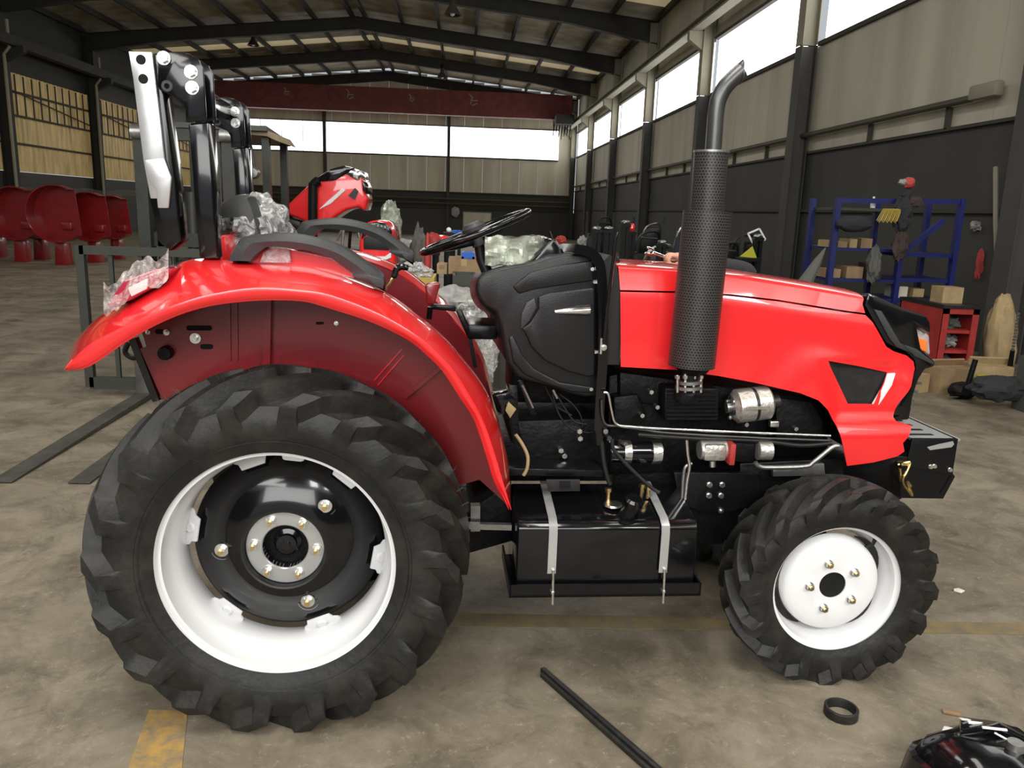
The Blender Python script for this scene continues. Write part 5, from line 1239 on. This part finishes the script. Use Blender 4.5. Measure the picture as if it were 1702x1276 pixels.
# ------------------------------------------------------------------ blue shelves
YS = 8.2
SH = thing('blue_shelf_rack', 'tall blue steel shelf rack loaded with parts by the right wall', 'shelf rack', (P(1480, 500, YS).x, YS+.3, 0))
xa_, xm_, xb_ = P(1376, 480, YS).x, P(1488, 480, YS).x, P(1577, 480, YS).x
zt_s = P(1500, 332, YS).z
for x in (xa_, xm_, xb_):
    for y in (YS, YS+.6): Geo().beam((x, y, 0), (x, y, zt_s+(0 if x != xb_ else .03)), .07, .05, V(1, 0, 0)).build('upright', 'blue_paint', SH)
for py_ in (348, 415, 466, 498):
    z = P(1430, py_, YS).z; Geo().box(((xa_+xm_)/2, YS+.3, z), (xm_-xa_, .6, .03)).build('shelf_board', 'blue_paint' if py_ != 348 else 'frame_grey', SH)
for py_ in (424, 466, 500):
    z = P(1530, py_, YS).z; Geo().box(((xm_+xb_)/2, YS+.3, z), (xb_-xm_, .6, .04)).build('shelf_board', 'blue_paint', SH)
Geo().beam(P(1488, 430, YS-.03), P(1568, 366, YS-.03), .05, .05).build('brace', 'blue_paint', SH); Geo().beam((xa_, YS, zt_s-.03), (xb_, YS, zt_s), .03, .05).build('top_rail', 'blue_paint', SH)
z1, z2, z3 = (P(1430, p_, YS).z+.016 for p_ in (415, 466, 498)); z0_ = P(1430, 348, YS).z+.016
def sbox(px_, z, w_, h_, mat, label, yy=YS+.2, nm='parts_box'):
    x = P(px_, 440, YS).x; t = thing(nm, label, 'box', (x, yy, z), group='boxes on the blue shelves')
    Geo().box((x, yy, z+h_/2), (w_, .25, h_)).build('box_body', mat, t); Geo().box((x, yy, z+h_+.001), (w_*.98, .05, .002)).build('tape', 'kraft', t)
sbox(1385, z1, .09, .07, 'kraft', 'small pale box at the left end of the middle blue shelf'); sbox(1402, z1, .10, .06, 'cardboard', 'second small box from the left on the middle blue shelf')
sbox(1420, z1, .08, .09, 'kraft', 'third small box from the left on the middle blue shelf'); sbox(1442, z1, .12, .10, 'cardboard', 'brown box at the middle of the blue shelf rack')
sbox(1392, z2, .16, .09, 'blue_box' if 0 else 'cardboard', 'brown box at the left of the third blue shelf'); sbox(1428, z2, .18, .12, 'cardboard', 'larger brown box in the middle of the third blue shelf')
sbox(1462, z2, .14, .16, 'brown_cloth', 'tall dark box at the right of the third blue shelf')
zc_ = P(1530, 500, YS).z+.02; sbox(1512, zc_+.001, .12, .12, 'wall_sheet', 'grey box on the lower right blue shelf'); sbox(1540, zc_+.001, .12, .10, 'kraft', 'pale open box on the lower right blue shelf')
bt = thing('spray_bottle', 'white bottle standing on the top of the blue shelf rack', 'bottle', P(1458, 348, YS)+V(0, .1, .016)); c = P(1458, 348, YS)+V(0, .1, .016)
Geo().lathe([(0, 0), (.025, 0), (.026, .07), (.012, .095), (0, .095)], c, 'Z', 16).build('bottle_body', 'white_paint', bt); Geo().lathe([(0, .095), (.012, .095), (.012, .115), (0, .115)], c, 'Z', 12).build('cap', 'white_shade', bt)
heap(1420, 372, YS-.1, .17, (1.1, .5, .5), 'dark_cloth', 'dark_bin', 'dark sagging bin hung from the top shelf of the blue rack', 'bin', .2, 71)
hk0 = P(1466, 350, YS-.12); g = Geo()
for k in range(16):
    g.tube(resample([hk0+V(.02*k*.3, 0, 0), hk0+V(-.02+.012*k, -.06, .015), hk0+V(-.09+.014*k, -.09, -.10-.01*(k % 3))], 3), .004, 5)
solo(g, 'wire_bundle', 'yellow_crate', 'bundle of pale yellow wires hanging over the blue shelf edge', 'wires', hk0)['kind'] = 'stuff'
ck = thing('hanging_jacket', 'dark work jacket hanging on the blue shelf rack under a red cap', 'jacket', P(1500, 430, YS-.12))
Geo().ball(P(1500, 358, YS-.12), .16, (.62, .4, 1.05), 14, .45, 81).build('jacket_body', 'dark_cloth', ck, 20); Geo().ball(P(1497, 405, YS-.12), .14, (.55, .4, 1.1), 12, .45, 83).build('jacket_skirt', 'brown_cloth', ck, 20)
Geo().ball(P(1520, 335, YS-.12), .07, (1.2, .4, .8), 10, .4, 84).build('jacket_shoulder', 'brown_cloth', ck, 20)
Geo().ball(P(1508, 322, YS-.12), .055, (1, .5, 1.1), 10, .3, 82).build('jacket_collar', 'dark_cloth', ck, 20)
cp = thing('baseball_cap', 'red and white cap perched on top of the hanging dark jacket', 'cap', P(1508, 318, YS-.12)); c = P(1510, 304, YS-.12)
Geo().ball(c, .065, (1, .9, .85), 12, .2, 85).build('cap_crown', 'red_cloth', cp, 30); Geo().ball(c+V(-.07, -.02, .005), .045, (1, .8, .7), 10, .2, 86).build('cap_peak', 'white_sheet', cp, 30)
solo(Geo().ball(P(1452, 440, YS-.06), .11, (.6, .7, 1.7), 18, .35, 87), 'grey_overall', 'grey_cloth', 'grey cloth overall hanging in front of the blue shelves', 'cloth', P(1452, 470, YS-.15), angle=20)
wp_ = lambda a, b: CV+ray(a, b, BW)*(6.02/ray(a, b, BW).x)
solo(Geo().ball(wp_(1628, 440), .09, (.4, .5, 1.9), 14, .4, 88), 'red_rag', 'red_cloth', 'red rag hanging on the wall rail right of the blue rack', 'rag', wp_(1628, 460), angle=20)
solo(Geo().ball(wp_(1622, 376), .055, (1.2, 1.2, 1), 12, .4, 89), 'white_glove', 'white_sheet', 'crumpled white glove hanging on the dark wall rail', 'glove', wp_(1622, 385), angle=20)
a = P(1372, 412, 7.6); b = P(1338, 470, 7.4); solo(Geo().tube([a, a.lerp(b, .4), b, b+V(-.08, 0, -.3), V(b.x-.1, b.y, .0)], [.006, .04, .07, .09, .10], 10), 'folded_umbrella', 'grey_cloth', 'grey folded umbrella leaning left of the blue rack', 'umbrella', V(b.x-.1, b.y, 0))
# ------------------------------------------------------------------ red cabinet, boxes, column at the right edge
cb = thing('red_tool_cabinet', 'open red steel tool cabinet beyond the hood nose', 'cabinet', (4.55, 7.4, 0))
x0, x1, y0, y1, zt2 = P(1570, 507, 7.1).x, P(1630, 509, 7.1).x, 7.1, 7.85, P(1600, 508, 7.1).z
for (c, d, n_) in ((((x0+x1)/2, (y0+y1)/2, zt2-.015), (x1-x0+.02, y1-y0+.02, .03), 'top'), ((x0+.01, (y0+y1)/2, zt2/2), (.02, y1-y0, zt2), 'side_panel'), ((x1-.01, (y0+y1)/2, zt2/2), (.02, y1-y0, zt2), 'side_panel'), (((x0+x1)/2, y1-.01, zt2/2), (x1-x0, .02, zt2), 'back_panel')):
    Geo().box(c, d).build(n_, 'red_dull' if n_ != 'top' else 'graphite', cb)
for z in (.08, zt2*.40, zt2*.66): Geo().box(((x0+x1)/2, (y0+y1)/2, z), (x1-x0-.04, y1-y0-.03, .03)).build('shelf', 'red_dull', cb)
for x in (x0+.03, x1-.03): Geo().box((x, y0+.005, zt2/2), (.06, .012, zt2)).build('front_frame', 'red_dull', cb)
Geo().box(((x0+x1)/2, y0+.005, zt2-.05), (x1-x0, .012, .06)).build('front_frame', 'red_dull', cb)
for z, m, s in ((zt2*.40+.08, 'white_sheet', 1), (zt2*.66+.06, 'grey_cloth', 2), (.16, 'grey_cloth', 3)): 
    solo(Geo().ball(((x0+x1)/2, y0+.2, z), .09, (1.2, 1, .7), 12, .6, s*7), 'rag_bundle', m, {1: 'pale bundle of rags on the middle shelf of the red cabinet', 2: 'grey bundle on the top shelf of the red cabinet', 3: 'dark grey bundle at the bottom of the red cabinet'}[s], 'rags', ((x0+x1)/2, y0+.2, z-.06), angle=20)
c = P(1560, 490, 7.4); t = thing('cardboard_box', 'small cardboard box standing on top of the red cabinet', 'box', (c.x+.08, 7.4, zt2)); Geo().box((c.x+.08, 7.4, zt2+.075), (.2, .2, .15)).build('box_body', 'kraft', t); Geo().box((c.x+.08, 7.4, zt2+.151), (.2, .04, .002)).build('tape', 'cardboard', t)
box_on_floor(4.30, 6.75, .34, .28, .22, .2, 'cardboard', 'flattened brown cardboard box in front of the red cabinet'); box_on_floor(4.70, 6.78, .34, .26, .24, -.1, 'kraft', 'pale cardboard box at the foot of the red cabinet'); box_on_floor(3.98, 6.7, .2, .2, .16, .5, 'kraft', 'small cardboard box nearest the hood nose')
solo(Geo().box((4.52, 6.58, .09), (.06, .02, .18)), 'yellow_tag', 'yellow_sign', 'bright yellow tag on the cardboard boxes', 'tag', (4.52, 6.58, 0))
c = P(1652, 570, 7.2); bag = Geo().ball(V(c.x+.05, 7.2, .40), .19, (.72, .7, 2.2), 18, .15, 91)
for v in bag.v: v.z = max(v.z, .0); v.x += .08*(.5-v.z)
solo(bag, 'paper_sack', 'kraft', 'tall tan paper sack leaning right of the red cabinet', 'sack', (c.x, 7.2, 0), angle=30)
sp = thing('grease_gun', 'upright tool with chromed spiral shaft leaning by the grey post', 'tool', Gd(1660, 640)); a, b = Gd(1672, 650)+V(0, 0, .02), P(1694, 515, 6.6)
Geo().tube([a, a.lerp(b, .5)], [.03, .018], 12).build('handle', 'black_cast', sp)
for k in range(12): p_ = a.lerp(b, .5+k*.04); Geo().tube([p_, p_+(b-a)*.022], .013, 10).build('coil', 'steel', sp)
t = thing('hydraulic_jack', 'dark hydraulic jack on the floor in front of the cardboard boxes', 'jack', Gd(1600, 662)); c = Gd(1600, 662)
Geo().ball(c+V(0, 0, .07), .12, (1, .8, .65), 10, .25, 93).build('body', 'black_cast', t, 20); Geo().cyl(c+V(.02, 0, .08), c+V(.06, 0, .34), .022, 12).build('ram', 'black_cast', t); Geo().cyl(c+V(-.16, -.05, .03), c+V(-.08, -.05, .03), .012, 8).build('release_screw', 'chrome', t)
heap(1665, 645, 6.1, .20, (1.3, .7, .5), 'dark_cloth', 'dark_tarp', 'dark tarp heaped on the floor beside the grey post', 'tarp', .5, 94, base=.002)
x_ = Gd(1712, 688); struct(Geo().box((x_.x+.06, x_.y+.1, .22), (.16, .2, .44)), 'trim_6', 'column_dark')
# ------------------------------------------------------------------ person behind the hood with a spanner
def skin(name, joints, edges, mat, parent, sub=1, root=0):
    me = bpy.data.meshes.new(name); o0 = ORG[parent.name]; me.from_pydata([tuple(Vector(j[0])-o0) for j in joints], edges, [])
    o = bpy.data.objects.new(name, me); COL.objects.link(o)
    o.modifiers.new('s', 'SKIN'); s2 = o.modifiers.new('u', 'SUBSURF'); s2.levels = sub; s2.render_levels = sub
    for v, j in zip(me.skin_vertices[0].data, joints): v.radius = (j[1], j[1]*(j[2] if len(j) > 2 else 1))
    me.skin_vertices[0].data[root].use_root = True
    dg = bpy.context.evaluated_depsgraph_get(); dg.update(); m2 = bpy.data.meshes.new_from_object(o.evaluated_get(dg)); o.modifiers.clear(); o.data = m2
    m2.shade_smooth(); m2.materials.clear(); m2.materials.append(MAT[mat]); o.parent = parent; ORG[o.name] = o0; return o
PX, PY = 1.25, 3.74
pe = thing('person', 'person crouching behind the hood in dark sleeves, one hand holding a wrench', 'person', (PX, PY, 0))
hand = P(1120, 428, 3.22); elb = P(1250, 452, 3.36); sh1 = V(PX-.02, PY-.08, .98)
J = [(V(PX+.1, PY+.05, .42), .15), (V(PX+.06, PY+.02, .62), .145), (V(PX+.02, PY, .85), .15), (V(PX, PY-.03, 1.0), .07), (V(PX-.01, PY-.05, 1.06), .055),
     (sh1+V(-.14, 0, -.02), .065), (elb, .048), (elb.lerp(hand, .8), .034), (V(PX+.2, PY-.03, .92), .065), (V(PX+.24, PY-.22, .72), .05), (V(PX+.1, PY-.38, .62), .036),
     (V(PX-.02, PY-.02, .40), .10), (V(PX-.06, PY-.36, .46), .075), (V(PX-.04, PY-.22, .08), .05), (V(PX-.05, PY-.34, .04), .04),
     (V(PX+.22, PY-.02, .40), .10), (V(PX+.26, PY-.34, .42), .075), (V(PX+.24, PY-.20, .08), .05), (V(PX+.25, PY-.33, .04), .04)]
skin('clothed_body', J, [(0, 1), (1, 2), (2, 3), (3, 4), (2, 5), (5, 6), (6, 7), (2, 8), (8, 9), (9, 10), (0, 11), (11, 12), (12, 13), (13, 14), (0, 15), (15, 16), (16, 17), (17, 18)], 'dark_cloth', pe, 2)
hd = V(PX-.03, PY-.08, 1.09)
H_ = Geo().ball(hd, .085, (.85, .98, 1.15), 14, .02, 2); h_ = H_.build('head', 'skin', pe, 60)
Geo().ball(hd+V(0, .02, .03), .092, (.9, .98, 1.0), 12, .1, 3).build('hair', 'hair', pe, 40)
for s in (-1, 1): Geo().ball(hd+V(s*.03, -.078, .01), .010, n=6).build('eye', 'white_paint', h_); Geo().ball(hd+V(s*.074, 0, 0), .022, (.4, .8, 1.2), 6).build('ear', 'skin', h_)
Geo().tube([hd+V(0, -.078, .02), hd+V(0, -.105, -.012), hd+V(0, -.085, -.02)], [.008, .013, .008], 8).build('nose', 'skin', h_); Geo().box(hd+V(0, -.080, -.042), (.036, .01, .008), None, .002).build('mouth', 'red_dull', h_)
dr = (hand-elb).normalized(); upv = V(0, 0, 1)
wrist = elb.lerp(hand, .84)
Hj = [(elb.lerp(hand, .76), .026, .8), (wrist, .027, .8), (wrist+dr*.035+V(0, 0, .004), .036, .62), (wrist+dr*.068+V(0, 0, .004), .034, .62)]
hn = skin('hand', Hj, [(0, 1), (1, 2), (2, 3)], 'skin', pe, 2)
kn = wrist+dr*.078
for k in range(4):
    o_ = kn+V(0, -.028+.018*k, .012-.004*abs(k-1.3)); L_ = (.9, 1.0, .95, .8)[k]
    skin('finger', [(o_-dr*.02, .0092), (o_+dr*.014, .0095), (o_+dr*.026*L_+V(0, 0, -.024), .0088), (o_+dr*.004+V(0, -.002, -.042*L_), .0078)], [(0, 1), (1, 2), (2, 3)], 'skin', hn, 2)
skin('thumb', [(wrist+dr*.02+V(0, -.026, -.004), .012), (wrist+dr*.045+V(0, -.040, -.018), .0105), (wrist+dr*.072+V(0, -.034, -.028), .009)], [(0, 1), (1, 2)], 'skin', hn, 2)
wr_ = thing('wrench', 'small chrome spanner held in the fist above the hood', 'wrench', kn); w0 = kn+V(.03, 0, -.018); w1 = P(1078, 417, 3.20); wd_ = (w1-w0).normalized()
Geo().beam(w0, w1-wd_*.02, .005, .013, bev=.001).build('shank', 'chrome', wr_)
sd_ = V(-wd_.z, 0, wd_.x)
Geo().prism([w1-wd_*.03+sd_*.008, w1-wd_*.015+sd_*.018, w1+wd_*.012+sd_*.016, w1+wd_*.010+sd_*.007, w1-wd_*.006+sd_*.006, w1-wd_*.006-sd_*.006, w1+wd_*.010-sd_*.007, w1+wd_*.012-sd_*.016, w1-wd_*.015-sd_*.018, w1-wd_*.03-sd_*.008], (0, .006, 0), .001).build('jaw', 'chrome', wr_)
# ------------------------------------------------------------------ small things on the near floor
a, b = Gd(901, 1117), Gd(1100, 1290)
solo(Geo().beam(a+V(0, 0, .010), b+V(0, 0, .010), .016, .018, bev=.003), 'steel_bar', 'graphite', 'upper of two thin dark steel bars lying on the floor', 'bar', a, 'dark bars on the floor')
n_ = (b-a).normalized(); s_ = V(-n_.y, n_.x, 0)
solo(Geo().beam(a+s_*-.016+n_*.02+V(0, 0, .008), b+s_*-.020+V(0, 0, .008), .012, .014, bev=.002), 'steel_bar', 'rubber', 'lower of the two thin dark steel bars on the floor', 'bar', a+s_*-.02, 'dark bars on the floor')
c = Gd(1397, 1188); solo(Geo().lathe([(.040, 0), (.048, 0), (.049, .002), (.049, .026), (.047, .028), (.041, .028), (.040, .026), (.040, 0)], c, 'Z', 44), 'rubber_ring', 'rubber', 'black rubber ring lying on the floor below the front wheel', 'ring', c)
c = Gd(1581, 1186); solo(Geo().box(c+V(0, 0, .004), (.05, .022, .008), Matrix.Rotation(-.35, 3, 'Z'), .003), 'rusty_chip', 'cardboard', 'small rusty metal chip on the floor above the machine cover', 'chip', c)
c = Gd(1593, 983); solo(Geo().prism([c+V(-.02, 0, .001), c+V(.0, -.018, .001), c+V(.024, -.004, .001), c+V(.012, .020, .001), c+V(-.012, .014, .001)], (0, 0, .006), .001), 'white_scrap', 'scrap', 'small white scrap lying on the floor right of the front wheel', 'scrap', c)
bc = thing('machine_cover', 'black moulded machine cover with white stickers at the lower right corner', 'machine part', V(1.36, 1.72, 0)); c = V(1.36, 1.72, 0)
g = Geo().lathe([(0, .15), (.06, .155), (.10, .145), (.135, .12), (.15, .09), (.165, .085), (.175, .02), (.18, 0)], c, 'Z', 26)
for v in g.v:
    a_ = math.atan2(v.y-c.y, v.x-c.x); k = 1+.07*math.sin(a_*5+1); v.x = c.x+(v.x-c.x)*k*1.05; v.y = c.y+(v.y-c.y)*k*.9
cov = g.build('cover_shell', 'black_gloss', bc, 40)
Geo().prism([c+V(-.06, .03, .14), c+V(.00, .12, .12), c+V(.12, .06, .13), c+V(.15, .01, .11), c+V(.05, .04, .15)], (0, 0, .03), .006).build('bracket_plate', 'black_gloss', bc)
Geo().prism([c+V(-.075, .08, .125), c+V(-.055, .10, .13), c+V(-.04, .075, .14), c+V(-.06, .06, .142)], (0, 0, .004), .001).build('sticker', 'white_paper', cov)
Geo().prism([c+V(-.015, .105, .152), c+V(.03, .085, .156), c+V(.03, .078, .158), c+V(-.02, .085, .16)], (0, 0, .004), .001).build('sticker', 'white_paper', cov)
Geo().box(c+V(.01, .055, .172), (.06, .008, .004), Matrix.Rotation(-.2, 3, 'Z')).build('sticker', 'white_paper', cov); Geo().box(c+V(.03, .028, .176), (.06, .006, .004), Matrix.Rotation(-.2, 3, 'Z')).build('sticker', 'white_paper', cov)
Geo().lathe([(0, .02), (.02, .02), (.022, 0)], c+V(.055, -.02, .152), 'Z', 18).build('cap_plug', 'steel', bc)
Geo().cyl(c+V(.045, -.0, .165), c+V(.025, .02, .17), .003, 8).build('wire_clip', 'zinc', bc)
Geo().tube([c+V(-.20, -.04, .03), c+V(-.16, -.02, .06), c+V(-.12, 0, .07)], .02, 10).build('side_lug', 'black_cast', bc); Geo().tube([c+V(.19, -.02, .04), c+V(.16, 0, .08)], .02, 10).build('side_lug', 'black_cast', bc)
